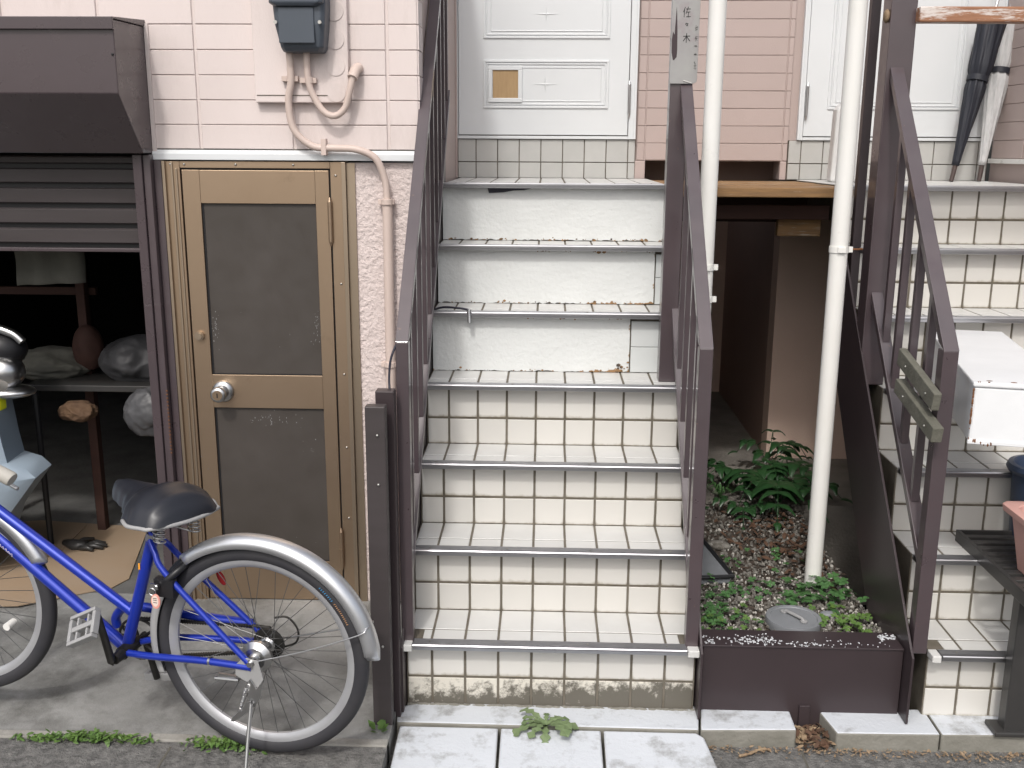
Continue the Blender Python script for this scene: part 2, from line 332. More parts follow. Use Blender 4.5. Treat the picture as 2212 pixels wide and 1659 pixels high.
def put_tile(name, parent, m, x0, x1, a0, a1, plane, face, t=.008, ch=.0015):
    """face 'front': tile in XZ facing -Y, its back on y=plane.  face 'top': tile in XY facing up, back on z=plane.  face 'left': in YZ facing -X"""
    me = tile_mesh(x1-x0, a1-a0, t, ch, m)
    o = bpy.data.objects.new(name, me); COL.objects.link(o); o.parent = parent
    j = lambda s: random.uniform(-s, s)
    if face == 'front': loc = Vector(((x0+x1)/2, plane, (a0+a1)/2)); o.rotation_euler = (PI/2+j(.006), j(.004), 0)
    elif face == 'left': loc = Vector((plane, (x0+x1)/2, (a0+a1)/2)); o.rotation_euler = (PI/2, 0, -PI/2)
    else: loc = Vector(((x0+x1)/2, (a0+a1)/2, plane)); o.rotation_euler = (j(.004), j(.004), 0)
    o.location = loc - parent.location
    return o

# ================================================================== GROUND
KY = -.22                                             # line where the concrete apron meets the road, left side
bm = nb(); bx(bm, -30, -.40, -30, KY-.003, -1.0, -.205); bx(bm, -.3999, 30, -30, .012, -1.0, -.272)
obj('road', bm, M['asphalt'], kind='structure')
bm = nb()
nx, ny = 2, 20
prism(bm, [(KY, -.203), (.6, -.160), (.6, -.5), (KY, -.5)], 'X', -30, -.40)
obj('concrete_apron', bm, M['concrete'], kind='structure')
bm = nb(); bx(bm, -30, -1.9, KY-.035, KY-.001, -.5, -.199); bx(bm, -1.895, -.95, KY-.035, KY-.001, -.5, -.1985); bx(bm, -.945, -.40, KY-.035, KY-.001, -.5, -.1995)
obj('kerb_edging', bm, mat('pale_kerb_edging', (.36, .35, .32), .85, c2=(.2, .19, .17), vs=14, bump=[(80, .6, .005)]), kind='structure', bevel=.004)
# road on the right lies lower than on the left apron: lower it as its own sheet
bpy.data.objects['road'].data  # (one mesh, two levels)

def two_tone(o):
    o.data.materials.append(M['kerb_side'])
    for p in o.data.polygons:
        if p.normal.z < .5: p.material_index = 1
def slab(name, pts, z0, z1, m, label, front=None, bev=.006):
    bm = nb(); prism(bm, pts, 'Z', z0, z1)
    bmesh.ops.subdivide_edges(bm, edges=bm.edges, cuts=3, use_grid_fill=True)
    return obj(name, bm, m, bevel=bev, smooth=True)
# white painted kerb stones along the houses
ks = [[(-.395, -.108), (.492, -.112), (.512, .02), (-.352, .02), (-.352, -.004), (-.392, -.02), (-.402, -.045)],
      [(.497, -.112), (.778, -.100), (.782, .018), (.516, .02)],
      [(.892, -.112), (1.19, -.106), (1.19, .03), (.866, .026)],
      [(1.195, -.106), (1.46, -.098), (1.46, .03), (1.195, .03)]]
lab = ["long white kerb stone at the foot of the left tiled stairs",
       "short white kerb stone left of the gap, in front of the brown trough",
       "white painted kerb stone right of the gap, its dark end facing the gap",
       "white painted kerb stone at the foot of the right tiled stairs"]
for pts, l in zip(ks, lab):
    o = slab('kerb_stone', pts, -.30, -.215, M['kerb'], l); two_tone(o); tag(o, l, 'kerb stone', 'white kerb stones along the houses')
# three sloping blocks bridging kerb and road
bl = ["white ramp block left of the middle one, stained grey at its centre", "white ramp block in the middle, below the dandelion", "white ramp block nearest the gap, with one corner cut off"]
xs = [(-.385, -.093), (-.087, .207), (.213, .505)]
for (a, b), l in zip(xs, bl):
    bm = nb()
    aa, bb = a, b
    lo = [(aa-(.0 if a > -.3 else .0), -.115, -.222), (bb, -.115, -.222), (bb+(.028 if b > .4 else 0), -.45, -.262), (aa-(.004 if a < -.3 else 0), -.45, -.262)]
    if b > .4: lo = [(aa, -.115, -.222), (bb-.02, -.115, -.222), (bb, -.135, -.225), (bb+.05, -.45, -.262), (aa, -.45, -.262)]
    T = [bm.verts.new(p) for p in lo]; B = [bm.verts.new((p[0], p[1], -.33)) for p in lo]; n = len(lo)
    bm.faces.new(T); bm.faces.new(B[::-1])
    for i in range(n): bm.faces.new([T[(i+1) % n], T[i], B[i], B[(i+1) % n]])
    o = obj('ramp_block', bm, M['kerb'], bevel=.006, smooth=True); two_tone(o); tag(o, l, 'ramp block', 'white ramp blocks in front of the kerb')
# crack lines in the road (joints of the gutter blocks)
bm = nb()
for x0, x1, y0, y1 in ((-.985, -1.005, -.28, -.5), (.79, .83, -.12, -.45)):
    bx(bm, min(x0, x1)-.003, min(x0, x1)+.003, y1, y0, -.2715 if x0 > 0 else -.2045, -.2705 if x0 > 0 else -.2035)
obj('road_joint', bm, M['grout_dirty'], kind='structure')

# ================================================================== LEFT TILED STAIRCASE
T, RS, OV = .1976, .2171, .05
TG = .008
def staircase(name, label, x0, x1, joints, white=(), y_land=2.0, caps=True, right=False):
    st = thing(name, label, 'staircase', ((x0+x1)/2, 0, -.215))
    # core
    prof = [(-.0, -.26)]
    y = TG-.002
    core = [(.0006, -.30)]
    for k in range(7):
        core.append((k*T+.0006, k*RS-.0020)); core.append(((k+1)*T+.0006 if k < 6 else y_land, k*RS-.0020))
    core.append((y_land, 1.16))
    core.append((6*T+.10, 1.16)); core.append((.25, -.30))
    bm = nb(); prism(bm, core, 'X', x0, x1); obj('grout_bed', bm, M['grout'], st)
    js = [x0]+[j for j in joints if x0+.015 < j < x1-.015]+[x1]
    g = .0036
    for k in range(7):
        zt = k*RS
        # riser k (below tread k)
        rows = [(zt-.219+.0025 if k else -.2175, zt-.125-g), (zt-.125+g, zt-.017)]
        for ri, (a, b) in enumerate(rows):
            if k in white:
                continue
            for i in range(len(js)-1):
                mm = M['tile_riser']
                if k == 0 and ri == 0 and not right: mm = M['tile_mould']
                put_tile('riser_tile', st, mm, js[i]+g, js[i+1]-g, a, b, k*T+.006, 'front', TG)
        # tread k
        yb = (k+1)*T if k < 6 else y_land
        yr = [k*T-.008, k*T+.060, yb] if k < 6 else [k*T-.008, k*T+.06]+[k*T+.06+.1*q for q in range(1, 8)]+[y_land]
        xx = js
        for q in range(len(yr)-1):
            for i in range(len(xx)-1):
                if k == 0 and q == 0 and i in (0, len(xx)-2): 
                    a0 = xx[i]+(.045 if i == 0 else 0); a1 = xx[i+1]-(.045 if i else 0)
                    put_tile('tread_tile', st, M['tile_top'], a0+g, a1-g, yr[q]+g, yr[q+1]-g, zt-TG, 'top', TG); continue
                if k == 6 and q > 1 and q % 2: pass
                put_tile('tread_tile', st, M['tile_top'], xx[i]+g, xx[i+1]-g, yr[q]+g*.8, yr[q+1]-g*.8, zt-TG, 'top', TG)
        # nosing
        a, b = (x0+.025, x1-.033) if k == 0 else (x0+.004, x1-.004)
        y0 = k*T-OV
        P = [(y0+.043, zt+.0003), (y0+.043, zt+.0022)]
        for r_ in range(4):
            yy = y0+.041-r_*.0078
            P += [(yy, zt+.0036), (yy-.0032, zt+.0036), (yy-.0038, zt-.0006), (yy-.007, zt-.0006)]
        P += [(y0+.008, zt+.0040), (y0+.002, zt+.0034), (y0, zt+.0008), (y0, zt-.004), (y0+.0025, zt-.006), (y0+.003, zt-.014), (y0+.005, zt-.0155), (k*T-.0022, zt-.0155), (k*T-.0022, zt+.0003)]
        bm = nb(); prism(bm, P, 'X', a, b); no = obj('nosing', bm, M['nosing'], st, smooth=True, angle=25)
        bm = nb()
        for f in (.06, .34, .64, .93):
            xs_ = a+(b-a)*f; cyl(bm, (xs_, y0+.024, zt+.001), (xs_, y0+.024, zt+.0052), .0032, 8)
        s_ = obj('screw', bm, M['screw'], no, loc=(0, 0, 0))
        if k == 0 and caps:
            for ca, cb in ((x0-.004, x0+.022), (x1-.030, x1+.004)):
                bm = nb(); bx(bm, ca, cb, -OV, -.004, -.020, .002); obj('nosing_end_tile', bm, M['tile_top'], st, bevel=.003)
    return st
jx = [i*.1 for i in range(-3, 5)]
X0, X1 = -.376, .490
st = staircase('tiled_staircase', 'narrow cream tiled staircase between brown railings, its three upper risers painted lumpy white', X0, X1, jx, white=(4, 5, 6))
# white painted risers
def patch(k, xa, xb, tiles):
    zt = k*RS; z0, z1 = zt-.2165, zt-.0165
    bm = nb(); nxs, nzs = 70, 10
    rnd = random.Random(k)
    grid = []
    for i in range(nxs+1):
        row = []
        lowj = abs(rnd.gauss(0, .0028)); topj = abs(rnd.gauss(0, .0015))
        for j in range(nzs+1):
            x = xa+(xb-xa)*i/nxs; z = (z0+lowj)+(z1-topj-z0-lowj)*j/nzs
            row.append(bm.verts.new((x, k*T-.009-rnd.uniform(0, .0012)-.0012*math.sin(x*23+k)*math.sin(z*31), z)))
        grid.append(row)
    for i in range(nxs):
        for j in range(nzs): bm.faces.new([grid[i][j], grid[i+1][j], grid[i+1][j+1], grid[i][j+1]])
    o = obj('painted_riser_panel', bm, M['patch'], st, smooth='all', label='lumpy white painted riser with rust along its lower edge')
    bm = nb(); bx(bm, xa+.0015, xb-.0015, k*T-.0060, k*T+.0004, z0+.004, z1-.001); obj('panel_backing', bm, M['patch_tile'], o, loc=(0, 0, 0))
    # dark chips where the paint has fallen off along the bottom
    bm = nb()
    for q in range(90):
        if q % 2 and q < 70: continue
        top = q % 4 == 0 and k < 6
        x = rnd.uniform(xa+.01, xb-.004) if not top else rnd.uniform(xa+(xb-xa)*.45, xb-.005)
        if q % 9 == 0 and k == 4: x = xb-abs(rnd.gauss(0, .003))
        sz = abs(rnd.gauss(.0012, .0014))+.0006; z = (z1-.002-abs(rnd.gauss(0, .003))) if top else z0+.002+abs(rnd.gauss(0, .0035))
        if q % 9 == 0 and k == 4: z = rnd.uniform(z0, z1)
        if q > 78 and k == 4: x = xb-.03+rnd.gauss(0, .008); z = z0+.03*rnd.random(); sz *= 1.3
        bmesh.ops.create_icosphere(bm, subdivisions=1, radius=sz, matrix=Matrix.Translation((x, k*T-.0107, z))@Matrix.Diagonal((rnd.uniform(1, 2.4), .35, rnd.uniform(.7, 1.6), 1)))
    c_ = obj('paint_chip', bm, M['chip'], o, loc=(0, 0, 0), kind='stuff')
    for (a, b, c, d) in tiles: put_tile('painted_tile', st, M['patch_tile'], a+.001, b-.001, z0+c, z0+d, k*T-.001, 'front', TG)
patch(4, X0+.002, .330, [(.334, .438, .002, .093), (.334, .438, .095, .187), (.441, .464, .002, .093), (.441, .464, .095, .187)])
patch(5, X0+.002, .430, [(.434, .470, .002, .10), (.434, .47, .102, .187)])
patch(6, X0+.002, X1-.004, [])
# dark peeled gap under the top nosing
bm = nb(); prism(bm, [(-.20, 1.2855), (-.03, 1.2855), (-.06, 1.279), (-.10, 1.277), (-.14, 1.270), (-.195, 1.267)], 'Y', 6*T-.0145, 6*T-.0115)
obj('peeled_paint_gap', bm, M['cable'], st)
# strip of mud at the foot
bm = nb()
for i in range(160):
    x = random.uniform(-.37, .49); s = random.uniform(.003, .008)
    bmesh.ops.create_icosphere(bm, subdivisions=1, radius=s, matrix=Matrix.Translation((x, -.003-random.uniform(0, .006), -.2155))@Matrix.Diagonal((2.0, 1, .5, 1)))
obj('mud', bm, M['kerb_side'], st, kind='stuff')

# ================================================================== RIGHT STAIRCASE
XR0, XR1 = 1.172, 2.02
jr = [1.168+.105+i*.1 for i in range(9)]
st2 = staircase('tiled_staircase', 'wide cream tiled staircase at the right edge, white metal box above its fourth step', XR0, XR1, [1.27+i*.1 for i in range(9)], y_land=2.0, right=True)

# ================================================================== RAILINGS
def railing(x0, x1, slope, ylen, ztop0, label, post_y=(-.02, .02), bal_y=(), brail=.16, plate_x=None, plate_h=.05, brs=1.13, zplate=0, plate_end=None, front_z=-.005):
    t = thing('railing', label, 'railing', ((x0+x1)/2, 0, -.005))
    w = x1-x0; py0, py1 = post_y
    bm = nb(); bx(bm, x0, x1, py0, py1, front_z, ztop0-.001); obj('post', bm, M['brown'], t, bevel=.0025)
    bm = nb(); th = .030
    z = lambda y: ztop0+slope*(y-py0)
    prism(bm, [(py0, z(py0)), (ylen, z(ylen)), (ylen, z(ylen)-th*1.2), (py1+.002, z(py1)-th*1.2), (py0, z(py0)-.002)], 'X', x0, x1)
    obj('handrail', bm, M['brown'], t, bevel=.0025)
    zb = lambda y: brail+brs*y
    bm = nb(); prism(bm, [(py1+.002, zb(py1)), (ylen, zb(ylen)), (ylen, zb(ylen)-.035), (py1+.002, zb(py1)-.035)], 'X', x0+.002, x1-.002)
    obj('bottom_rail', bm, M['brown'], t, bevel=.002)
    bw = .012
    xm = (x0+x1)/2
    for y in bal_y:
        bm = nb(); prism(bm, [(y, zb(y)+.001), (y+.021, zb(y+.021)+.001), (y+.021, z(y+.021)-th*1.2-.001), (y, z(y)-th*1.2-.001)], 'X', xm-.0115, xm+.0115)
        obj('baluster', bm, M['brown'], t, bevel=.0015)
    if plate_x is not None:
        a = plate_x; bm = nb()
        yy0 = -.062; ye = plate_end or 1.35
        sl = RS/T
        prism(bm, [(yy0, -.212), (yy0, zplate), (-.04, zplate+.02), (ye, zplate+.02+sl*(ye+.04)), (ye, zplate+.02+sl*(ye+.04)-.42), (.28, -.13), (.24, -.30), (0.02, -.30), (.0, -.212)], 'X', a, a+.007)
        obj('stringer_plate', bm, M['brown_dark'], t, bevel=.001)
    return t
rl = railing(-.388, -.352, 1.075, 1.30, .908, 'brown steel railing along the pink wall, on the left side of the narrow stairs',
             bal_y=[.09+.13*k for k in range(10)], plate_x=-.386, brail=.20, brs=1.12)
rr_ = railing(.455, .493, 1.12, .66, .900, 'brown steel railing on the right side of the narrow stairs',
             bal_y=[.10+.128*k for k in range(4)], plate_x=.495, brail=.185, brs=1.13, plate_end=1.30)
r3 = railing(1.118, 1.160, 1.205, .634, .902, 'brown steel railing of the right stairs with two grey timber offcuts screwed to it', bal_y=[.125, .255, .385, .50], plate_x=1.104,
             brail=.275, brs=1.10, plate_end=1.10, post_y=(-.022, .022), plate_h=.1)
# big square posts
bm = nb(); bx(bm, .422, .480, .640, .702, .652, 2.5); tag(obj('square_post', bm, M['brown'], bevel=.003), 'square brown steel post on the fourth step, carrying the weathered nameplate', 'post')
bm = nb(); bx(bm, 1.106, 1.188, .637, .72, .652, 2.5); tag(obj('square_post', bm, M['brown'], bevel=.003), 'square brown steel post joined to the railing of the right stairs, peeling beam beside it', 'post')
bm = nb(); bx(bm, 1.15, 1.182, .985, 1.02, .86, 2.5); tag(obj('slim_post', bm, M['brown_dark'], bevel=.002), 'slim dark post just behind the right white downpipe', 'post')

# ================================================================== LEFT HOUSE FRONT
YW = .58
hf = thing('pink_house_front', 'pale pink brick-patterned house front above the bronze door, left of the narrow stairs', 'house', (-.8, YW, -.16))
def wl(name, x0, x1, y0, y1, z0, z1, m, parent, bev=0): 
    bm = nb(); bx(bm, x0, x1, y0, y1, z0, z1); return obj(name, bm, m, parent, bevel=bev)
wl('wall', -3.6, -.389, YW+.004, YW+.13, 1.425, 2.6, M['pink'], hf)
wl('stucco_wall', -.622, -.389, YW+.006, YW+.13, -.3, 1.386, M['stucco'], hf)
wl('corner_fillet', -.628, -.600, YW-.001, YW+.005, -.17, 1.385, M['bronze_pale'], hf)
wl('return_wall', -.403, -.393, YW+.131, 2.0, -.3, 2.6, M['pink_rear'], hf)
bm = nb(); prism(bm, [(YW-.016, 1.392), (YW+.12, 1.392), (YW+.12, 1.424), (YW-.002, 1.424), (YW-.016, 1.412)], 'X', -1.262, -.388)
obj('drip_flashing', bm, M['white_door'], hf, bevel=.0015)
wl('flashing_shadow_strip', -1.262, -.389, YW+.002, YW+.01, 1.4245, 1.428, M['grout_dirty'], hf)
gx = [-3.26+.308*0]
cols = [-1.41-.308*k for k in range(6, 0, -1)]+[-1.41, -1.102, -.794, -.486, -.389]
for r in range(13):
    z0 = 1.4265+r*.0773; z1 = z0+.0773
    for c in range(len(cols)-1):
        a, b = cols[c], cols[c+1]
        if b > -1.9 or True:
            if b < -2.4: continue
            last = c == len(cols)-2
            put_tile('siding_brick', hf, M['pink'], a+.005, b-(.005 if not last else 0), z0+.0012, z1-.0012, YW+.0045, 'front', .0062, .0016)
# siding of the return wall by the stairs, a few courses showing beside the handrail
for r in range(13):
    z0 = 1.4265+r*.0773
    put_tile('siding_brick', hf, M['pink'], YW+.003, YW+.12, z0+.0012, z0+.0773-.0012, -.3895, 'right' if False else 'left', .0, .0) if False else None
bm = nb()
for r in range(13):
    z0 = 1.4265+r*.0773; bx(bm, -.3895, -.384+random.uniform(-.001, .001), YW+.002, YW+.10, z0+.0015, z0+.0758)
obj('corner_siding', bm, M['pink'], hf, bevel=.001)

# rear wall (two house doors in it)
YR = 2.01
rw = thing('pink_rear_wall', 'deeper pink siding wall set back between the two white doors', 'wall', (.78, YR, 1.3))
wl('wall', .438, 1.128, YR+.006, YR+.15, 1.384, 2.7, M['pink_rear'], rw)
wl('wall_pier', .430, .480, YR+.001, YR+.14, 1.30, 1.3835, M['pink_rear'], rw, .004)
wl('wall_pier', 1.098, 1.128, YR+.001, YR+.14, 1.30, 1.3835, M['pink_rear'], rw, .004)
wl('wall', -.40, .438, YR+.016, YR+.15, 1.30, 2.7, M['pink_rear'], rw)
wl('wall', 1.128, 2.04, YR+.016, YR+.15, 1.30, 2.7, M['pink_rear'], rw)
wl('corner_strip', -.4035+.01, -.386, YR-.05, YR+.015, 1.30, 2.6, M['pink_rear'], rw, .003)
cz = [.44, .476, .790, 1.103, 1.127]
for r in range(15):
    z0 = 1.386+r*.0772
    for c in range(len(cz)-1):
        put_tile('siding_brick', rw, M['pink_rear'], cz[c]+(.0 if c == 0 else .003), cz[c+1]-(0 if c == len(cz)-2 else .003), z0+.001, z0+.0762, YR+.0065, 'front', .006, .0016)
# tile bands under the doors
def band(x0, x1, js, label):
    b = thing('tile_band', label, 'tiling', ((x0+x1)/2, YR, 1.30)); 
    wl('grout_bed', x0, x1, YR-.002, YR+.014, 1.300, 1.478, M['grout'], b)
    J = [x0]+[j for j in js if x0+.01 < j < x1-.01]+[x1]
    for i in range(len(J)-1):
        for a, c in ((1.303, 1.3725), (1.3765, 1.476)):
            put_tile('tile', b, M['tile_grey'], J[i]+.002, J[i+1]-.002, a, c, YR-.002, 'front', .006)
band(-.386, .432, [-.302+.1*i for i in range(9)], 'grey tile band under the left white door at the top of the narrow stairs')
band(1.130, 2.03, [1.187+.1*i for i in range(9)], 'grey tile band under the right white door behind the umbrellas')

# white doors
def frame_ring(bm, x0, x1, z0, z1, w, y0, y1):
    bx(bm, x0, x1, y0, y1, z0, z0+w); bx(bm, x0, x1, y0, y1, z1-w, z1); bx(bm, x0, x0+w, y0, y1, z0+w, z1-w); bx(bm, x1-w, x1, y0, y1, z0+w, z1-w)
def star(bm, x, z, y, s=.06):
    pts = []
    for i in range(8):
        a = i*PI/4; r = s*(1 if i % 4 == 0 else (.62 if i % 2 == 0 else .10)); pts.append((x+r*math.cos(a), z+r*math.sin(a)))
    c = bm.verts.new((x, y-.003, z)); v = [bm.verts.new((p[0], y, p[1])) for p in pts]
    for i in range(8): bm.faces.new([c, v[i], v[(i+1) % 8]])
def white_door(label, fx0, fx1, lx0, lx1, panels, hinge_x, hz_):
    d = thing('white_entrance_door', label, 'door', ((fx0+fx1)/2, YR, 1.48))
    Y0 = YR-.018
    bm = nb(); bx(bm, fx0, lx0-.003, Y0, YR+.02, 1.479, 3.3); bx(bm, lx1+.003, fx1, Y0, YR+.02, 1.479, 3.3); bx(bm, lx0-.003, lx1+.003, Y0, YR+.02, 1.479, 1.492)
    bx(bm, fx0-.004, fx0+.006, Y0-.006, Y0-.001, 1.48, 3.3); bx(bm, fx1-.006, fx1+.004, Y0-.006, Y0-.001, 1.48, 3.3)
    obj('frame', bm, M['white_door'], d, bevel=.0015)
    bm = nb(); bx(bm, lx0, lx1, Y0+.006, YR+.012, 1.497, 3.28); lf = obj('leaf', bm, M['white_door'], d, bevel=.002)
    wl('threshold_gap', lx0, lx1, Y0+.012, YR+.011, 1.4925, 1.4965, M['grout_dirty'], d)
    for (x0, x1, z0, z1, s) in panels:
        yp = Y0+.006
        bm = nb(); frame_ring(bm, x0, x1, z0, z1, .010, yp-.006, yp+.001); frame_ring(bm, x0+.014, x1-.014, z0+.014, z1-.014, .006, yp-.004, yp+.001)
        frame_ring(bm, x0+.034, x1-.034, z0+.030, z1-.030, .004, yp-.003, yp+.001)
        obj('panel_moulding', bm, M['white_door'], lf, bevel=.0015, loc=(0, 0, 0))
        if s: bm = nb(); star(bm, s[0], s[1], yp-.0005); obj('star_emboss', bm, M['white_door'], lf, loc=(0, 0, 0))
    bm = nb(); cyl(bm, (hinge_x, Y0-.006, hz_), (hinge_x, Y0-.006, hz_+.13), .007, 10); tube(bm, [(hinge_x, Y0-.006, hz_+.13), (hinge_x, Y0-.006, hz_+.15)], [.007, .001], 10); tube(bm, [(hinge_x, Y0-.006, hz_), (hinge_x, Y0-.006, hz_-.02)], [.007, .001], 10)
    obj('hinge', bm, M['chrome'], d, smooth=True)
    return d, lf
d, lf = white_door('white panelled front door with a brown plywood patch, top of the narrow stairs', -.404, .426, -.380, .393,
           [(-.267, .302, 1.615, 1.825, (.015, 1.72)), (-.267, .302, 1.918, 2.13, (.015, 2.022)), (-.267, .302, 2.22, 2.43, None)], .396, 1.59)
bm = nb(); bx(bm, -.224, -.108, YR-.0155, YR-.012, 1.658, 1.782); obj('plywood_patch', bm, M['ply'], d, bevel=.001)
bm = nb(); frame_ring(bm, -.245, -.090, 1.640, 1.800, .019, YR-.0215, YR-.0135); obj('patch_frame', bm, M['white_door'], d, bevel=.002)
white_door('white panelled front door behind the umbrellas and the peeling beam', 1.166, 2.035, 1.190, 1.995, [(1.29, 1.88, 1.615, 2.45, None)], 1.195, 1.585)

# walls below the landing level: alley between the stairs
al = thing('alley_walls', 'dark brown and dull pink walls under the board landing between the two stairs', 'wall', (1.0, 2.0, -.05))
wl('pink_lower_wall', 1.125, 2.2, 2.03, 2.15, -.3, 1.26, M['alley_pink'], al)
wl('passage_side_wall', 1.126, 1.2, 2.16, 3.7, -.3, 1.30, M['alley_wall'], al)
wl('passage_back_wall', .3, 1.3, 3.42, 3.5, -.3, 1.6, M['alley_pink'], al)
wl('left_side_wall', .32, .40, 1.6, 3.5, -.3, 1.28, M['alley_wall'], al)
wl('lintel', .38, 1.3, 2.05, 2.15, 1.12, 1.27, M['wood_red'], al)
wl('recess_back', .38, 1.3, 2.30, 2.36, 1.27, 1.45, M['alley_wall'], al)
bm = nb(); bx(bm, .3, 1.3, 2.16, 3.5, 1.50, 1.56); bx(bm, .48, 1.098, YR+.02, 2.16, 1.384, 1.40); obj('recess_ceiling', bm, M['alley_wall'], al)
bm = nb(); bx(bm, .30, 2.2, 1.35, 3.6, -.5, -.045); obj('alley_floor', bm, M['alley_floor'], kind='structure')

# board landing between the two stairs
bl_ = thing('board_landing', 'weathered timber board landing bridging the two stairs', 'landing', (.83, 1.3, 1.28))
for i, (ya, yb) in enumerate(((1.075, 1.20), (1.204, 1.33), (1.334, 1.46), (1.464, 1.60), (1.604, 1.75), (1.754, 1.99))):
    bm = nb(); bx(bm, .497, 1.165+.004*(i % 2), ya, yb, 1.262 if i == 0 else 1.27, 1.298-.002*(i % 2)); obj('board', bm, M['wood'], bl_, bevel=.004)
bm = nb(); bx(bm, .497, 1.13, 1.25, 1.30, 1.170, 1.225); obj('joist', bm, M['wood_red'], bl_, bevel=.003)
bm = nb(); bx(bm, .95, 1.12, 1.32, 1.36, 1.10, 1.18); obj('joist', bm, M['wood'], bl_, bevel=.003)
bm = nb(); bx(bm, .497, 1.12, 1.55, 1.62, 1.14, 1.26); obj('joist', bm, M['wood_red'], bl_, bevel=.003)

# side wall right
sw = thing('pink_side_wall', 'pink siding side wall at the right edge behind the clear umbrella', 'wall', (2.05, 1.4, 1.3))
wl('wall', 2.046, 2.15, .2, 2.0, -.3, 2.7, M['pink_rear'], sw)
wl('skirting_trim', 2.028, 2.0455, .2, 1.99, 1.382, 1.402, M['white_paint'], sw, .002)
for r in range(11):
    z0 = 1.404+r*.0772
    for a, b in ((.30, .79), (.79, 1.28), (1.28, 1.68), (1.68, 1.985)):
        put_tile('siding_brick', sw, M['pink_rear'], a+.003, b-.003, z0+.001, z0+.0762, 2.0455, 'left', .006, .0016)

# ================================================================== BRONZE DOOR
bd = thing('bronze_door', 'bronze aluminium door with two dark panels and a silver knob, behind the bicycle', 'door', (-.9, YW, -.16))
bm = nb()
bx(bm, -1.232, -1.176, YW-.008, YW+.05, -.165, 1.388); bx(bm, -.680, -.630, YW-.008, YW+.05, -.165, 1.388); bx(bm, -1.176, -.680, YW-.008, YW+.05, 1.366, 1.388)
obj('frame', bm, M['bronze'], bd, bevel=.0015)
bm = nb(); bx(bm, -1.205, -1.198, YW-.012, YW-.0085, -.165, 1.386); bx(bm, -1.190, -1.184, YW-.012, YW-.0085, -.165, 1.365); bx(bm, -1.232, -1.222, YW-.018, YW-.0085, -.165, 1.388)
bx(bm, -.642, -.628, YW-.014, YW-.0085, -.165, 1.388)
obj('frame_bead', bm, M['bronze_pale'], bd, bevel=.001)
bm = nb(); Yd = YW+.006
bx(bm, -1.172, -1.114, Yd-.010, Yd+.03, -.158, 1.360); bx(bm, -.732, -.686, Yd-.010, Yd+.03, -.158, 1.360)
bx(bm, -1.114, -.732, Yd-.0095, Yd+.03, 1.252, 1.3595); bx(bm, -1.114, -.732, Yd-.0095, Yd+.03, .555, .672); bx(bm, -1.114, -.732, Yd-.0095, Yd+.03, -.1575, -.01)
obj('leaf', bm, M['bronze'], bd, bevel=.0012)
for z0, z1 in ((.6725, 1.2515), (-.0095, .5545)):
    bm = nb(); bx(bm, -1.108, -.7325, Yd+.000, Yd+.012, z0+.003, z1); obj('panel', bm, M['doorpanel'], bd)
    bm = nb(); bx(bm, -1.114, -1.108, Yd-.002, Yd+.012, z0+.001, z1); bx(bm, -1.108, -.7325, Yd-.004, Yd+.012, z0, z0+.003); obj('gasket', bm, M['blackp'], bd)
bm = nb(); bx(bm, -.6855, -.6805, Yd-.001, Yd+.03, -.155, 1.362); bx(bm, -1.176, -.6855, Yd-.001, Yd+.03, 1.3605, 1.3655); bx(bm, -1.1755, -1.1725, Yd-.001, Yd+.03, -.155, 1.3605); obj('door_gap', bm, M['blackp'], bd)
for z in (1.13, -.02):
    bm = nb(); xh = -.683; yh = YW-.016
    cyl(bm, (xh, yh, z), (xh, yh, z+.13), .0075, 12); tube(bm, [(xh, yh, z+.13), (xh, yh, z+.145)], [.007, .002], 12); tube(bm, [(xh, yh, z), (xh, yh, z-.015)], [.007, .002], 12)
    cyl(bm, (xh, yh, z+.063), (xh, yh, z+.067), .009, 12)
    obj('hinge', bm, M['bronze'], bd, smooth=True)
bm = nb()
kx, kz = -1.078, .614
prof = [(.000, .038), (-.004, .038), (-.010, .034), (-.014, .024), (-.030, .020), (-.036, .023), (-.052, .027), (-.060, .026), (-.064, .022)]
rings = []
for dy, r in prof: rings.append([bm.verts.new((kx+r*math.cos(a*PI/14), Yd-.010+dy, kz+r*math.sin(a*PI/14))) for a in range(28)])
for i in range(len(rings)-1):
    for k in range(28): bm.faces.new([rings[i][k], rings[i][(k+1) % 28], rings[i+1][(k+1) % 28], rings[i+1][k]])
bm.faces.new(rings[-1])
kn = obj('knob', bm, M['chrome'], bd, smooth=True, angle=50)
bm = nb(); cyl(bm, (kx, Yd-.074, kz), (kx, Yd-.0765, kz), .017, 20); obj('knob_face', bm, M['bronze'], kn, loc=(0, 0, 0), smooth=True)
bm = nb(); bx(bm, kx-.0018, kx+.0018, Yd-.0775, Yd-.076, kz-.008, kz+.008); obj('keyhole', bm, M['blackp'], kn, loc=(0, 0, 0))
bm = nb(); cyl(bm, (-1.146, Yd-.01, .808), (-1.146, Yd-.022, .808), .0155, 20); cyl(bm, (-1.146, Yd-.022, .808), (-1.146, Yd-.027, .808), .011, 20); obj('deadbolt', bm, M['bronze_pale'], bd, smooth=True)
bm = nb()
for x, y, z in ((-1.205, YW-.009, 1.378), (-1.16, YW-.009, 1.378), (-.99, YW-.009, 1.378), (-.80, YW-.009, 1.378), (-.662, YW-.009, 1.345), (-.655, YW-.009, .99), (-.655, YW-.009, .68), (-.655, YW-.009, .42), (-.655, YW-.009, .16)):
    bmesh.ops.create_uvsphere(bm, u_segments=8, v_segments=5, radius=.0042, matrix=Matrix.Translation((x, y, z)))
obj('screw', bm, M['screw'], bd, smooth='all')
bm = nb(); rnd = random.Random(31)
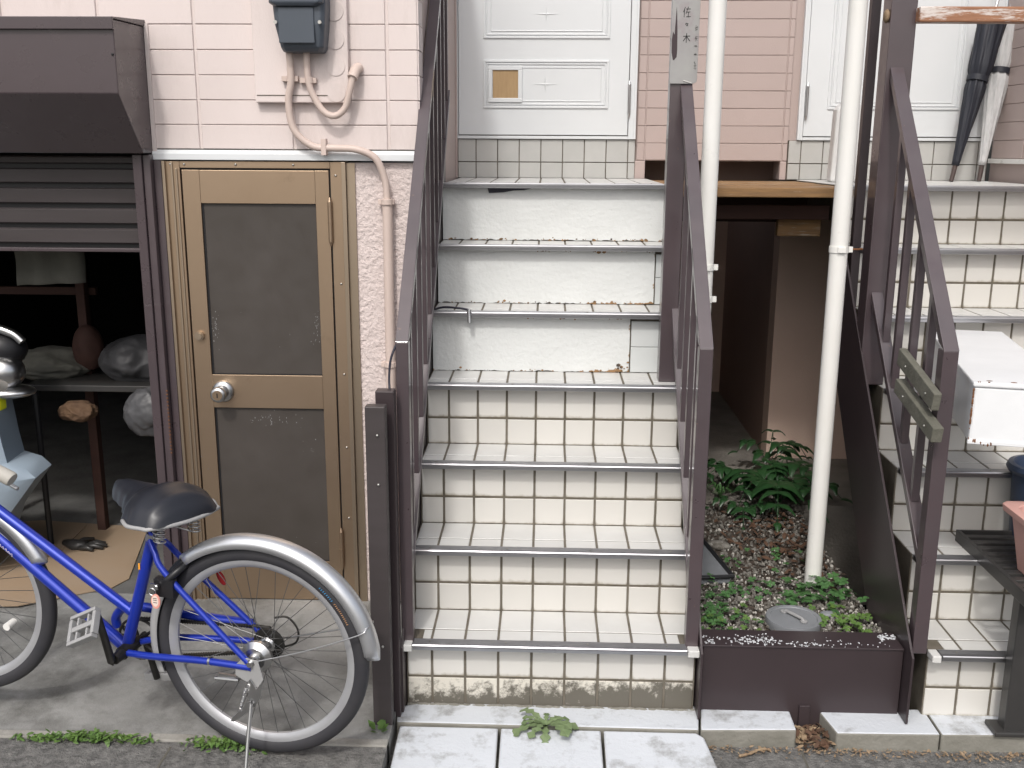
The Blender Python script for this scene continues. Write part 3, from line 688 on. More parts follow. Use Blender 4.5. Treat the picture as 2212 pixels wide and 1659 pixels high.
for cx_, cz2, n_, sx_, sz_ in ((-1.096, .83, 26, .006, .028), (-.745, .86, 16, .005, .02), (-.745, .80, 10, .010, .016), (-.90, .515, 34, .05, .014), (-.95, .95, 3, .1, .1), (-.80, .40, 4, .02, .02), (-.76, .12, 6, .05, .03), (-1.16, .30, 6, .01, .05)):
    for _ in range(n_):
        x = rnd.gauss(cx_, sx_); z = rnd.gauss(cz2, sz_); a = rnd.uniform(.0003, .0011); b = rnd.uniform(.0004, .0024)
        if x < -1.107 and x > -1.12: continue
        yy = Yd-.0006 if x > -1.107 else Yd-.0106
        bx(bm, x-a, x+a, yy, yy+.0004, z-b, z+b)
obj('paint_scuff', bm, M['greyp'], bd, kind='stuff')
# door sill step
bm = nb(); bx(bm, -1.21, -.632, YW-.03, YW+.05, -.3, -.166); obj('door_sill', bm, M['concrete'], kind='structure', bevel=.003)
# pink wall backing inside (blocks light through the door)
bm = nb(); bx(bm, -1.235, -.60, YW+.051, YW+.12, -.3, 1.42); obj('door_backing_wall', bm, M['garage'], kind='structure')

# ================================================================== SHUTTER, HOOD, GARAGE
sh = thing('roller_shutter', 'brown roller shutter half open over the dark garage, its guide rail beside the bronze door', 'shutter', (-1.6, YW, 1.09))
zs = [1.402, 1.362, 1.298, 1.231, 1.164, 1.098]
for i in range(len(zs)-1):
    a, b = zs[i+1], zs[i]
    bm = nb(); YS = YW+.036
    prism(bm, [(YS, a+.015), (YS-.006, a+.019), (YS-.007, b-.004), (YS, b), (YS+.012, b), (YS+.012, a+.015)], 'X', -3.3, -1.288); obj('slat', bm, M['shutter'], sh, bevel=.001)
    bm = nb(); bx(bm, -3.3, -1.288, YS+.0125, YS+.018, a-.004, a+.02); obj('slat_joint', bm, M['blackp'], sh)
bm = nb(); bx(bm, -3.3, -1.280, YW+.022, YW+.06, 1.086, 1.0985); obj('bottom_bar', bm, M['hood'], sh, bevel=.002)
bm = nb(); bx(bm, -1.312, -1.283, YW-.055, YW+.06, -.165, 1.408); obj('guide_rail', bm, M['hood'], sh, bevel=.002)
bm = nb(); bx(bm, -1.282, -1.258, YW-.045, YW+.05, -.165, 1.408); bx(bm, -1.2575, -1.2325, YW-.02, YW+.05, -.165, 1.390); obj('guide_channel', bm, M['brown'], sh, bevel=.002)
bm = nb()
for i in range(18): bx(bm, -1.262, -1.2555, YW-.0475, YW-.0452, .40+i*.013, .404+i*.013)
obj('rust_mark', bm, M['rust'], sh)
bm = nb(); bx(bm, -1.318, -1.312, YW-.03, YW-.012, 1.30, 1.38); obj('guide_stop', bm, M['shutter'], sh)

hd = thing('shutter_hood', 'purple-brown sheet metal hood with a slanting end over the garage shutter', 'hood', (-1.6, YW, 1.41))
YF = .34; HX = -1.262
pr = [(YW-.002, 1.805), (YF, 1.800), (YF, 1.588), (YW-.085, 1.412), (YW-.002, 1.412)]
bm = nb(); prism(bm, pr, 'X', -3.4, HX); obj('body', bm, M['hood'], hd, bevel=.003)
bm = nb(); prism(bm, [(YW-.001, 1.826), (YF-.012, 1.806), (YF-.012, 1.770), (YF-.0015, 1.772), (YF-.0015, 1.8015), (YW-.001, 1.8065)], 'X', -3.4, HX+.004); obj('top_lip', bm, M['hood'], hd, bevel=.002)
bm = nb(); bmesh.ops.create_uvsphere(bm, u_segments=8, v_segments=5, radius=.004, matrix=Matrix.Translation((HX-.008, YF-.001, 1.70))); obj('rivet', bm, M['blackp'], hd)
bm = nb(); prism(bm, [(YW-.008, 1.815), (YW-.001, 1.815), (YW-.001, 1.41), (YW-.008, 1.41)], 'X', HX+.001, HX+.014); obj('sealant', bm, M['pink'], hd)

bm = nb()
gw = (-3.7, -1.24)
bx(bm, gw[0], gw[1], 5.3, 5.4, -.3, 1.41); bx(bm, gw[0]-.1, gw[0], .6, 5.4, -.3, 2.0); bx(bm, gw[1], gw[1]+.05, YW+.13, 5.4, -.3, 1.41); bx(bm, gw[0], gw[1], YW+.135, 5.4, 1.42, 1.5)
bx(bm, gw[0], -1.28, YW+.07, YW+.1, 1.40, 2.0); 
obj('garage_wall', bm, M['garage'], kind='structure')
bm = nb(); bx(bm, -3.8, -1.20, .6, 5.4, -.4, -.1595); obj('garage_floor', bm, mat('shade_darkened_garage_concrete', (.17, .168, .16), .9, c2=(.08, .078, .075), vs=4, va=.4, bump=[(60, .5, .005)]), kind='structure')  # concrete colour lowered to stand in for the shade inside
bm = nb(); bx(bm, -6, -3.3, YW, YW+.1, -.3, 2.6); obj('neighbour_wall', bm, M['pink'], kind='structure')

# things in the garage
bm = nb(); gridN = 12
g_ = [[bm.verts.new((-1.93+.255*i/gridN+.02*(j/gridN), .86+.012*math.sin(i*1.1)+.01*math.sin(j*.9), 1.30-(.365-.012*(i/gridN))*j/gridN)) for j in range(gridN+1)] for i in range(gridN+1)]
for i in range(gridN):
    for j in range(gridN): bm.faces.new([g_[i][j], g_[i+1][j], g_[i+1][j+1], g_[i][j+1]])
o = obj('hanging_cloth', bm, M['cloth'], smooth='all'); o.modifiers.new('s', 'SOLIDIFY').thickness = .004
tag(o, 'grey cloth hanging in the dark garage under the shutter', 'cloth')
tf = thing('wooden_trestle', 'brown wooden trestle standing in the dark garage', 'trestle', (-1.8, .95, -.16))
for x, y in ((-1.845, 1.20), (-2.35, 1.25)):
    bm = nb(); bx(bm, x-.018, x+.018, y, y+.04, -.16, 1.25); obj('post', bm, M['wood_red'], tf, bevel=.003)
for z in (.86, .58):
    bm = nb(); bx(bm, -2.4, -1.80, 1.244, 1.27, z-.016, z+.016); obj('crossbar', bm, M['wood_red'], tf, bevel=.003)
tb = thing('work_table', 'cluttered low table top deep in the garage', 'table', (-1.7, 1.15, -.16))
bm = nb(); bx(bm, -2.0, -1.40, 1.0, 1.5, .50, .525); obj('table_top', bm, M['rack'], tb, bevel=.003)
for x, y in ((-1.98, 1.03), (-1.43, 1.03), (-1.98, 1.47), (-1.43, 1.47)):
    bm = nb(); cyl(bm, (x, y, -.16), (x, y, .50), .012, 8); obj('leg', bm, M['blackp'], tb)
from mathutils import noise as mn
def blob(name, c, s, m, label, cat, seed=0, group=None, crumple=.35):
    bm = nb(); bmesh.ops.create_icosphere(bm, subdivisions=5, radius=1); off = Vector((seed*7.3, seed*3.1, seed))
    for v in bm.verts:
        p = v.co.copy(); k = 1+crumple*(mn.ridged_multi_fractal(p*1.1+off, 1.0, 2.1, 4, 1.0, 2.0)*.35-.45)+.10*mn.noise(p*1.3+off)
        v.co = Vector((c[0]+p.x*s[0]*k, c[1]+p.y*s[1]*k, max(c[2]+p.z*s[2]*k, c[2]-s[2]*.8)))
    return tag(obj(name, bm, m, smooth='all'), label, cat, group)
blob('plastic_bag', (-1.60, 1.14, .60), (.15, .12, .10), M['bag'], 'bulging milky plastic bag on the garage table', 'bag', 3)
blob('plastic_bag', (-1.49, .94, .43), (.10, .06, .10), M['bag'], 'slack plastic bag hanging in front of the garage table edge, lower of the two', 'bag', 8)
blob('terracotta_pot', (-1.83, 1.2, .63), (.06, .06, .10), M['wood_red'], 'reddish brown pot on the garage table next to the trestle post', 'pot', 4, crumple=.05)
blob('paper_bag', (-1.80, 1.0, .42), (.075, .05, .045), M['brownbag'], 'small crumpled brown paper bag hanging below the garage table edge', 'paper bag', 22, crumple=.5)

blob('rag_heap', (-1.98, 1.18, .57), (.16, .12, .07), M['cloth'], 'heap of grey rags on the garage table left of the reddish pot', 'rags', 12, crumple=.5)
blob('dust_sheet', (-1.42, 1.3, .62), (.16, .2, .13), M['cloth'], 'crumpled dust sheet at the right end of the garage table', 'sheet', 17, crumple=.6)
# scooter at the left edge, only its right side in view
sc = thing('motor_scooter', 'pale motor scooter at the left edge of the garage mouth with a chrome headlamp', 'scooter', (-2.05, .8, -.16))
bm = nb(); bmesh.ops.create_uvsphere(bm, u_segments=24, v_segments=14, radius=1, matrix=Matrix.Translation((-1.975, .80, .622))@Matrix.Diagonal((.085, .07, .068, 1))); obj('headlamp', bm, M['chrome'], sc, smooth='all')
bm = nb(); bmesh.ops.create_uvsphere(bm, u_segments=20, v_segments=10, radius=1, matrix=Matrix.Translation((-2.0, .81, .545))@Matrix.Diagonal((.14, .08, .028, 1))); obj('cowl_rim', bm, M['chrome'], sc, smooth='all')
bm = nb(); bmesh.ops.create_uvsphere(bm, u_segments=20, v_segments=12, radius=1, matrix=Matrix.Translation((-2.00, .84, .70))@Matrix.Diagonal((.105, .08, .075, 1))); obj('instrument_cowl', bm, M['blackp'], sc, smooth='all')
bm = nb(); bx(bm, -2.02, -1.963, .74, .79, .485, .527); obj('indicator', bm, M['yellow'], sc, bevel=.006)
bm = nb(); tube(bm, smooth_pts([(-2.15, .82, .80), (-2.0, .80, .79), (-1.92, .80, .765), (-1.885, .80, .735)]), .016, 10); obj('mirror_rim', bm, M['chrome'], sc, smooth=True)
bm = nb(); tube(bm, smooth_pts([(-1.99, .82, .60), (-2.03, .84, .70), (-2.02, .82, .77)]), .006, 8); obj('mirror_stalk', bm, M['chrome'], sc, smooth=True)
bm = nb()
prof = [(.52, -1.962), (.45, -1.955), (.38, -1.948), (.30, -1.935), (.28, -1.87), (.245, -1.835), (.20, -1.87), (.10, -1.95), (-.02, -2.0)]
L_ = []
for z, x in prof: L_.append([bm.verts.new((x-.002, .70+.10*(1-math.cos(0))+.0, z)), bm.verts.new((x-.06, .66, z)), bm.verts.new((-2.3, .64, z)), bm.verts.new((-2.3, .9, z)), bm.verts.new((x-.02, .86, z))])
for i in range(len(L_)-1):
    for k in range(5): bm.faces.new([L_[i][k], L_[i][(k+1) % 5], L_[i+1][(k+1) % 5], L_[i+1][k]])
bm.faces.new(L_[0]); bm.faces.new(L_[-1])
obj('leg_shield', bm, M['skyblue'], sc, smooth=True, angle=50)
bm = nb(); tube(bm, [(-2.25+.19*math.cos(a*PI/12), .75, .05+.19*math.sin(a*PI/12)) for a in range(24)], .035, 10, closed=True); obj('front_wheel', bm, M['tyre'], sc, smooth='all')
bm = nb(); bx(bm, -3.1, -2.3, .65, .90, .05, .45); obj('body', bm, M['skyblue'], sc, bevel=.05, seg=4)

# cardboard on the floor
cb = thing('cardboard_sheet', 'flattened brown cardboard lying on the garage floor behind the bicycle', 'cardboard', (-1.8, .85, -.155))
bm = nb(); prism(bm, [(-2.5, .42), (-1.83, .475), (-1.56, .64), (-1.53, .72), (-1.66, 1.24), (-2.15, 1.30), (-2.6, 1.2)], 'Z', -.158, -.1545); obj('sheet', bm, M['card'], cb)
bm = nb(); prism(bm, [(-2.12, .76), (-1.90, .90), (-1.93, 1.24), (-2.2, 1.25)], 'Z', -.154, -.151); obj('folded_flap', bm, M['card'], cb)
bm = nb()
c0 = Vector((-1.865, 1.0, -.143))
tube(bm, [c0+Vector((-.06, .03, 0)), c0, c0+Vector((.05, -.01, .003))], [.012, .026, .020], 10)
for k, (dx, dy) in enumerate(((.11, .035), (.125, .01), (.12, -.015), (.09, -.04))):
    tube(bm, [c0+Vector((.03, -.008+k*-.006, 0)), c0+Vector((dx*.7, dy*.8, .006)), c0+Vector((dx, dy, -.002))], [.010, .010, .007], 8)
tube(bm, [c0+Vector((-.01, .01, 0)), c0+Vector((.01, .055, .004)), c0+Vector((.045, .075, 0))], [.010, .010, .007], 8)
tag(obj('work_glove', bm, M['rack'], smooth='all'), 'dark crumpled work glove lying on the cardboard', 'glove')

# ================================================================== METER BOX AND CONDUITS
mb = thing('meter_board', 'pink painted backing board under the blue-grey electrical box', 'board', (-.76, YW, 1.57))
wl('board', -.908, -.606, YW-.028, YW-.002, 1.573, 2.5, M['pink'], mb, .003)
wl('board_rim', -.902, -.612, YW-.0295, YW-.0285, 1.594, 1.5965, M['grout'], mb)
for z in (1.605, 1.685, 1.765, 1.85):
    bm = nb(); cyl(bm, (-.646, YW-.0275, z), (-.646, YW-.0305, z), .030, 28); obj('knockout_disc', bm, M['pink'], mb, smooth=True)
me_ = thing('electrical_box', 'blue-grey plastic electrical box on the pink wall, two conduits leaving below', 'electrical box', (-.74, YW-.03, 1.71))
def loft(bm, secs):
    L = [[bm.verts.new(p) for p in s] for s in secs]; n = len(L[0])
    for i in range(len(L)-1):
        for k in range(n): bm.faces.new([L[i][k], L[i][(k+1) % n], L[i+1][(k+1) % n], L[i+1][k]])
    bm.faces.new(L[0][::-1]); bm.faces.new(L[-1])
def rect(x0, x1, y0, y1, z, c=.012):
    return [(x0+c, y0, z), (x1-c, y0, z), (x1, y0+c, z), (x1, y1, z), (x0, y1, z), (x0, y0+c, z)]
yb = YW-.0285
bm = nb(); loft(bm, [rect(-.798, -.676, yb-.06, yb, 1.722), rect(-.802, -.668, yb-.075, yb, 1.735), rect(-.815, -.660, yb-.085, yb, 1.80), rect(-.820, -.656, yb-.085, yb, 1.86), rect(-.820, -.656, yb-.08, yb, 2.0)])
obj('case', bm, M['meter'], me_, bevel=.004)
bm = nb(); loft(bm, [rect(-.812, -.680, yb-.098, yb-.06, 1.852), rect(-.826, -.660, yb-.105, yb-.05, 1.862), rect(-.828, -.654, yb-.10, yb-.05, 2.02)])
obj('visor', bm, M['meter'], me_, bevel=.003)
bm = nb(); bx(bm, -.800, -.690, yb-.0905, yb-.0855, 1.745, 1.85); obj('cover_panel', bm, M['meter'], me_, bevel=.004)
bm = nb()
for x in (-.808, -.672): cyl(bm, (x, yb-.088, 1.806), (x, yb-.094, 1.806), .0055, 10)
obj('screw', bm, M['screw'], me_, smooth=True)

def pipe(name, pts, r, m, label, cat, clips=(), n=12, group=None):
    t = thing(name, label, cat, Vector(pts[0]), group); bm = nb(); tube(bm, smooth_pts(pts, 7), r, n); obj('pipe', bm, m, t, smooth=True)
    for c, hor in clips:
        bm = nb(); c = Vector(c)
        if hor: bx(bm, c.x-.008, c.x+.008, c.y-r-.004, c.y+r+.004, c.z-.026, c.z+.026)
        else: bx(bm, c.x-.030, c.x+.022, c.y-r*.2, c.y+r+.004, c.z-.008, c.z+.008); cyl(bm, (c.x, c.y, c.z-.009), (c.x, c.y, c.z+.009), r+.003, 16)
        obj('clip', bm, m, t, bevel=.001)
    return t
yc = YW-.045
pipe('conduit', [(-.786, yc-.01, 1.735), (-.785, yc-.005, 1.64), (-.797, yc, 1.575), (-.785, yc+.004, 1.49), (-.728, yc+.008, 1.438), (-.66, yc+.01, 1.432), (-.585, yc+.004, 1.428), (-.525, yc+.008, 1.400), (-.497, yc+.018, 1.33), (-.492, yc+.02, 1.26)],
     .0115, M['conduit'], 'long beige conduit curving from the electrical box down across the white flashing', 'conduit', [((-.786, yc, 1.645), False), ((-.69, yc+.012, 1.435), True)])
pipe('conduit', [(-.732, yc-.01, 1.735), (-.730, yc-.004, 1.64), (-.715, yc, 1.59), (-.685, yc, 1.545), (-.650, yc, 1.532), (-.618, yc, 1.555), (-.600, yc, 1.61), (-.588, yc+.002, 1.655)],
     .0105, M['conduit'], 'short beige conduit looping from the electrical box up into the pink wall', 'conduit', [((-.728, yc, 1.64), False)])
bm = nb(); tube(bm, [(-.590, yc-.002, 1.648), (-.583, yc+.012, 1.672), (-.578, yc+.04, 1.682)], .0165, 16); tag(obj('conduit_elbow', bm, M['conduit'], smooth=True), 'short beige elbow where the looping conduit enters the wall', 'pipe elbow')
pipe('thick_conduit', [(-.492, yc+.022, 1.268), (-.493, yc+.022, .9), (-.495, yc+.022, .3), (-.497, yc+.022, -.15)], .0165, M['conduit'], 'straight pale pink conduit running down the stucco beside the railing', 'conduit', [((-.492, yc+.02, 1.262), False), ((-.495, yc+.02, .72), False)])

# ================================================================== BROWN GATE POSTS AT THE LEFT OF THE STAIRS
gp = thing('folding_gate_post', 'pair of dark brown gate posts standing before the stucco wall, right of the bicycle wheel', 'gate post', (-.44, -.14, -.2))
bm = nb(); bx(bm, -.455, -.400, -.152, -.115, -.215, .755); obj('front_post', bm, M['rack'] if False else M['shutter'], gp, bevel=.003)
bm = nb(); bx(bm, -.437, -.385, -.085, -.045, -.215, .782); obj('rear_post', bm, M['brown_dark'], gp, bevel=.003)
bm = nb(); bx(bm, -.438, -.432, -.112, -.088, -.215, .745); obj('web', bm, M['brown_dark'], gp)
bm = nb()
for z in (.675, .535, .05):
    bmesh.ops.create_uvsphere(bm, u_segments=8, v_segments=5, radius=.004, matrix=Matrix.Translation((-.422, -.153, z)))
obj('screw', bm, M['screw'], gp, smooth='all')

# cables
bm = nb(); tube(bm, smooth_pts([(-.386, -.015, .90), (-.400, -.03, .86), (-.404, -.04, .81), (-.400, -.055, .77), (-.392, -.06, .74)]), .0032, 8); tag(obj('black_cable', bm, M['cable'], smooth='all'), 'thin dark cable bowing beside the front post of the left railing', 'cable')
lk = thing('cable_lock', 'black cable lock with a silver barrel hanging over the fifth step', 'lock', (-.30, .745, .88))
z5 = 4*RS
bm = nb(); tube(bm, smooth_pts([(-.365, .77, z5+.008), (-.33, .762, z5+.017), (-.28, .752, z5+.016), (-.243, .742, z5+.012)]), .0038, 8); obj('cable', bm, M['cable'], lk, smooth='all')
bm = nb(); 
for i in range(7): cyl(bm, (-.240+.0003*i, .737, z5+.013-i*.007), (-.240+.0003*i, .736, z5+.008-i*.007), .0085 if i % 2 else .0075, 12)
obj('barrel', bm, M['chrome'], lk, smooth=True)

# ================================================================== WHITE PIPES
def downpipe(x, y, z0, z1, r, bands, label, lean=0, bolt=True):
    t = thing('white_downpipe', label, 'pipe', (x, y, z0)); bm = nb(); cyl(bm, (x, y, z0), (x+lean, y, z1), r, 28); obj('pipe', bm, M['white_paint'], t, smooth=True)
    for b in bands:
        bm = nb(); cyl(bm, (x, y, b-.010), (x, y, b+.010), r+.0028, 28); bx(bm, x-.012, x+.012, y-r-.008, y-r+.002, b-.008, b+.008); bx(bm, x+r-.002, x+r+.014, y-.008, y+.006, b-.009, b+.009)
        bd_ = obj('bracket', bm, M['white_paint'], t, smooth=True)
        if not bolt: continue
        bm = nb(); cyl(bm, (x+r+.014, y, b), (x+r+.05, y+.01, b), .003, 8); obj('bracket_bolt', bm, M['rust'], bd_, loc=(0, 0, 0))
downpipe(.5475, .55, -.06, 2.5, .0275, (1.06, .955), 'white downpipe behind the right railing of the narrow stairs', bolt=False)
downpipe(.975, .545, -.06, 2.5, .0285, (1.122,), 'white downpipe rising from the gravel bed right of the board landing')

# ================================================================== TROUGH AND PLANT BED
tr = thing('brown_steel_trough', 'dark brown steel front of the plant bed with flaking white spots on its rim', 'planter', (.8, 0, -.21))
bm = nb(); bx(bm, .512, 1.101, -.002, .004, -.29, -.006); obj('front_plate', bm, M['brown_dark'], tr, bevel=.0015)
bm = nb(); bx(bm, .506, 1.101, -.006, .098, -.0055, .0); obj('rim', bm, M['brown_dark'], tr, bevel=.0015)
bm = nb(); bx(bm, .806, .838, -.012, -.0025, -.29, -.19); obj('foot', bm, M['brown_dark'], tr, bevel=.002)
rnd = random.Random(5); bm = nb()
def flake(cx, cy, n, sx, sy, smax=.0045):
    for _ in range(n):
        x = cx+rnd.gauss(0, sx); y = cy+rnd.gauss(0, sy); s = rnd.uniform(.001, smax)
        if not (-.004 < y < .094 and .51 < x < 1.098): continue
        k = rnd.randint(4, 6); a0 = rnd.uniform(0, 6)
        prism(bm, [(x+s*rnd.uniform(.5, 1.3)*math.cos(a0+i*2*PI/k), y+s*rnd.uniform(.5, 1.3)*math.sin(a0+i*2*PI/k)) for i in range(k)], 'Z', .0002, .0012)
flake(.535, .02, 30, .012, .012); flake(.66, .03, 110, .05, .02); flake(.78, .01, 35, .05, .008); flake(.9, .02, 45, .10, .02, .003); flake(1.07, .07, 26, .012, .008, .008)
obj('paint_flake', bm, M['flake'], tr, kind='stuff')
# bed
bm = nb(); prism(bm, [(.10, -.055), (1.36, -.045), (1.36, -.4), (.10, -.4)], 'X', .50, 1.102); bedo = obj('plant_bed_soil', bm, M['soil'], kind='structure')
bm = nb(); rnd = random.Random(11)
def pebbles(n, x0, x1, y0, y1, s0, s1, m, name, dens=None):
    bm = nb(); c = 0
    while c < n:
        x = rnd.uniform(x0, x1); y = rnd.uniform(y0, y1)
        if dens and rnd.random() > dens(x, y): continue
        s = rnd.uniform(s0, s1)*(1.4 if rnd.random() < .1 else 1)
        mtx = Matrix.Translation((x, y, -.052+.008*(y-.1)+rnd.uniform(0, .007)))@Euler((rnd.uniform(0, 6), rnd.uniform(0, 6), rnd.uniform(0, 6))).to_matrix().to_4x4()@Matrix.Diagonal((s, s*rnd.uniform(.6, .9), s*rnd.uniform(.45, .8), 1))
        bmesh.ops.create_icosphere(bm, subdivisions=1, radius=1, matrix=mtx); c += 1
    return obj(name, bm, m, kind='stuff')
pebbles(3600, .50, 1.10, .10, 1.35, .004, .0105, M['pebble'], 'gravel', lambda x, y: 1 if y < .5 else .55)
pebbles(900, .50, 1.10, .10, 1.2, .0035, .0085, mat('white_gravel', (.55, .53, .49), .8, c2=(.38, .36, .32), vs=50), 'white_gravel', lambda x, y: max(.15, 1-y))
# dead leaves
def leaf_quads(bm, c, s, rnd_, tilt=.5):
    e = Euler((rnd_.uniform(-tilt, tilt), rnd_.uniform(-tilt, tilt), rnd_.uniform(0, 6.3))).to_matrix()
    P = [(-1, 0, 0), (-.4, .35, .1), (.4, .35, .12), (1, 0, .05), (.4, -.35, .12), (-.4, -.35, .1)]
    v = [bm.verts.new(Vector(c)+e@Vector(p)*s) for p in P]
    bm.faces.new([v[0], v[1], v[5]]); bm.faces.new([v[1], v[2], v[4], v[5]]); bm.faces.new([v[2], v[3], v[4]])
bm = nb()
for i in range(330):
    x = rnd.gauss(.95, .12); y = abs(rnd.gauss(.92, .20))
    if x < .5 or x > 1.1: continue
    leaf_quads(bm, (x, y, -.035+rnd.uniform(0, .012)), rnd.uniform(.008, .022), rnd)
o = obj('dead_leaves', bm, M['deadleaf'], kind='stuff')
bm = nb()
for i in range(420):
    x = rnd.uniform(.8, 1.46) if rnd.random() < .8 else rnd.uniform(.52, .8); y = -.118-abs(rnd.gauss(0, .022))
    leaf_quads(bm, (x, y, -.265+rnd.uniform(0, .006)), rnd.uniform(.002, .0085), rnd)
for i in range(90): leaf_quads(bm, (rnd.uniform(.785, .885), rnd.uniform(-.12, -.01), -.262+rnd.uniform(0, .01)), rnd.uniform(.006, .016), rnd)
obj('dry_leaf_litter', bm, M['paleleaf'], kind='stuff')
bm = nb()
for i in range(60): leaf_quads(bm, (rnd.uniform(.79, .88), rnd.uniform(-.13, -.01), -.258+rnd.uniform(0, .012)), rnd.uniform(.008, .018), rnd)
obj('red_leaf_litter', bm, M['deadleaf'], kind='stuff')
bm = nb(); tube(bm, smooth_pts([(.60, -.175, -.262), (.635, -.15, -.258), (.67, -.135, -.256), (.70, -.13, -.262)]), [.006]*19, 8) if False else tube(bm, smooth_pts([(.60, -.165, -.264), (.635, -.155, -.260), (.67, -.135, -.258), (.70, -.13, -.264)]), [.002+.004*abs(math.sin(i*1.9)) for i in range(19)], 6)
o = obj('dry_curled_leaf', bm, M['paleleaf'], smooth='all'); o.scale = (1, 1, 1); tag(o, 'pale dry curled leaf lying on the road beside the ramp block', 'leaf')

# round drain lid, small stone, dark tray
lid = thing('drain_lid', 'round grey drain lid with a bar handle, in the clover of the plant bed', 'drain lid', (.83, .235, -.03))
cx, cy, cz_ = .835, .235, -.020
bm = nb()
rg = []
for r, z in ((.086, -.03), (.088, -.006), (.086, 0), (.074, .0), (.072, -.003), (.0, -.002)):
    rg.append([bm.verts.new((cx+r*math.cos(a*PI/20), cy+r*math.sin(a*PI/20), cz_+z+.010*math.sin(a*PI/20)*0)) for a in range(40)] if r else [bm.verts.new((cx, cy, cz_+z))])
for i in range(4):
    for k in range(40): bm.faces.new([rg[i][k], rg[i][(k+1) % 40], rg[i+1][(k+1) % 40], rg[i+1][k]])
for k in range(40): bm.faces.new([rg[4][k], rg[4][(k+1) % 40], rg[5][0]])
obj('disc', bm, M['lid'], lid, smooth=True)
bm = nb(); a, b = Vector((cx-.022, cy+.036, cz_-.001)), Vector((cx+.024, cy-.034, cz_-.001))
tube(bm, [a, a*.9+b*.1+Vector((0, 0, .008)), a*.1+b*.9+Vector((0, 0, .008)), b], [.006, .005, .005, .006], 8)
for p in (a, b): cyl(bm, p, p+Vector((0, 0, .004)), .011, 14)
obj('handle', bm, M['greyp'], lid, smooth=True)
bm = nb(); bmesh.ops.create_icosphere(bm, subdivisions=3, radius=1, matrix=Matrix.Translation((.965, .30, -.04))@Matrix.Diagonal((.028, .018, .010, 1))); tag(obj('flat_stone', bm, M['lid'], smooth='all'), 'small flat grey stone right of the drain lid', 'stone')
bm = nb(); bmesh.ops.create_icosphere(bm, subdivisions=2, radius=1, matrix=Matrix.Translation((.70, .86, -.035))@Euler((0, 0, -.4)).to_matrix().to_4x4()@Matrix.Diagonal((.05, .03, .018, 1))); tag(obj('pale_stone', bm, M['pebble'], smooth='all'), 'pale tan stone in the leaf litter below the ferns', 'stone')
bt = thing('box_cover', 'grey-green valve box cover with a black rim beside the railing post', 'cover', (.62, .66, -.04))
bm = nb(); prism(bm, [(.505, .52), (.69, .545), (.625, .93), (.505, .97)], 'Z', -.05, -.022); obj('cover', bm, M['lid'], bt, bevel=.004)
bm = nb(); tube(bm, [(.505, .515, -.02), (.697, .54, -.02), (.632, .935, -.02), (.505, .975, -.02)], .008, 8); obj('rim', bm, M['blackp'], bt)

# clover and small leaves
def clover_patch(n, region, m, name, smin=.007, smax=.013, hmax=.03, seed=1, leaves=3):
    r_ = random.Random(seed); bm = nb(); c = 0
    while c < n:
        x, y = region(r_)
        if x < .507 or x > 1.095 or y < .10: continue
        if (x-.835)**2+(y-.235)**2 < .083**2 and r_.random() < .93: continue
        z = -.045+r_.uniform(.008, hmax); s = r_.uniform(smin, smax); a0 = r_.uniform(0, 6.3); tl = r_.uniform(-.4, .4)
        rot = Euler((r_.uniform(-.45, .45), r_.uniform(-.45, .45), a0)).to_matrix(); C = Vector((x, y, z))
        for k in range(leaves):
            a = k*2*PI/leaves; d = Vector((math.cos(a), math.sin(a), 0)); e = Vector((-math.sin(a), math.cos(a), 0))
            P = [Vector((0, 0, 0)), d*.45+e*.55+Vector((0, 0, .10)), d*.95+e*.62, d*1.12+e*.25+Vector((0, 0, .0)), d*.92, d*1.12-e*.25, d*.95-e*.62, d*.45-e*.55+Vector((0, 0, .10))]
            v = [bm.verts.new(C+rot@(p*s)) for p in P]
            bm.faces.new([v[0], v[1], v[2], v[3], v[4]]); bm.faces.new([v[0], v[4], v[5], v[6], v[7]])
        c += 1
    return obj(name, bm, m, kind='stuff')
clover_patch(58, lambda r: (r.gauss(.59, .06), r.gauss(.30, .11)), M['clover'], 'clover', seed=2, smin=.010, smax=.018)
clover_patch(48, lambda r: (r.gauss(.99, .055), r.gauss(.43, .05)), M['clover'], 'clover', seed=3, smin=.014, smax=.022, hmax=.05)
clover_patch(42, lambda r: (r.uniform(.50, 1.09), r.gauss(.19, .06)), M['weed'], 'clover', seed=4)
clover_patch(30, lambda r: (r.gauss(.88, .05), r.gauss(.40, .05)), M['clover'], 'clover', seed=5, smin=.012, smax=.018)
clover_patch(36, lambda r: (r.gauss(1.03, .04), r.gauss(.22, .07)), M['weed'], 'clover', seed=9, smin=.010, smax=.016)
clover_patch(60, lambda r: (r.uniform(.52, 1.0), r.uniform(.3, .8)), M['clover'], 'clover', seed=10)

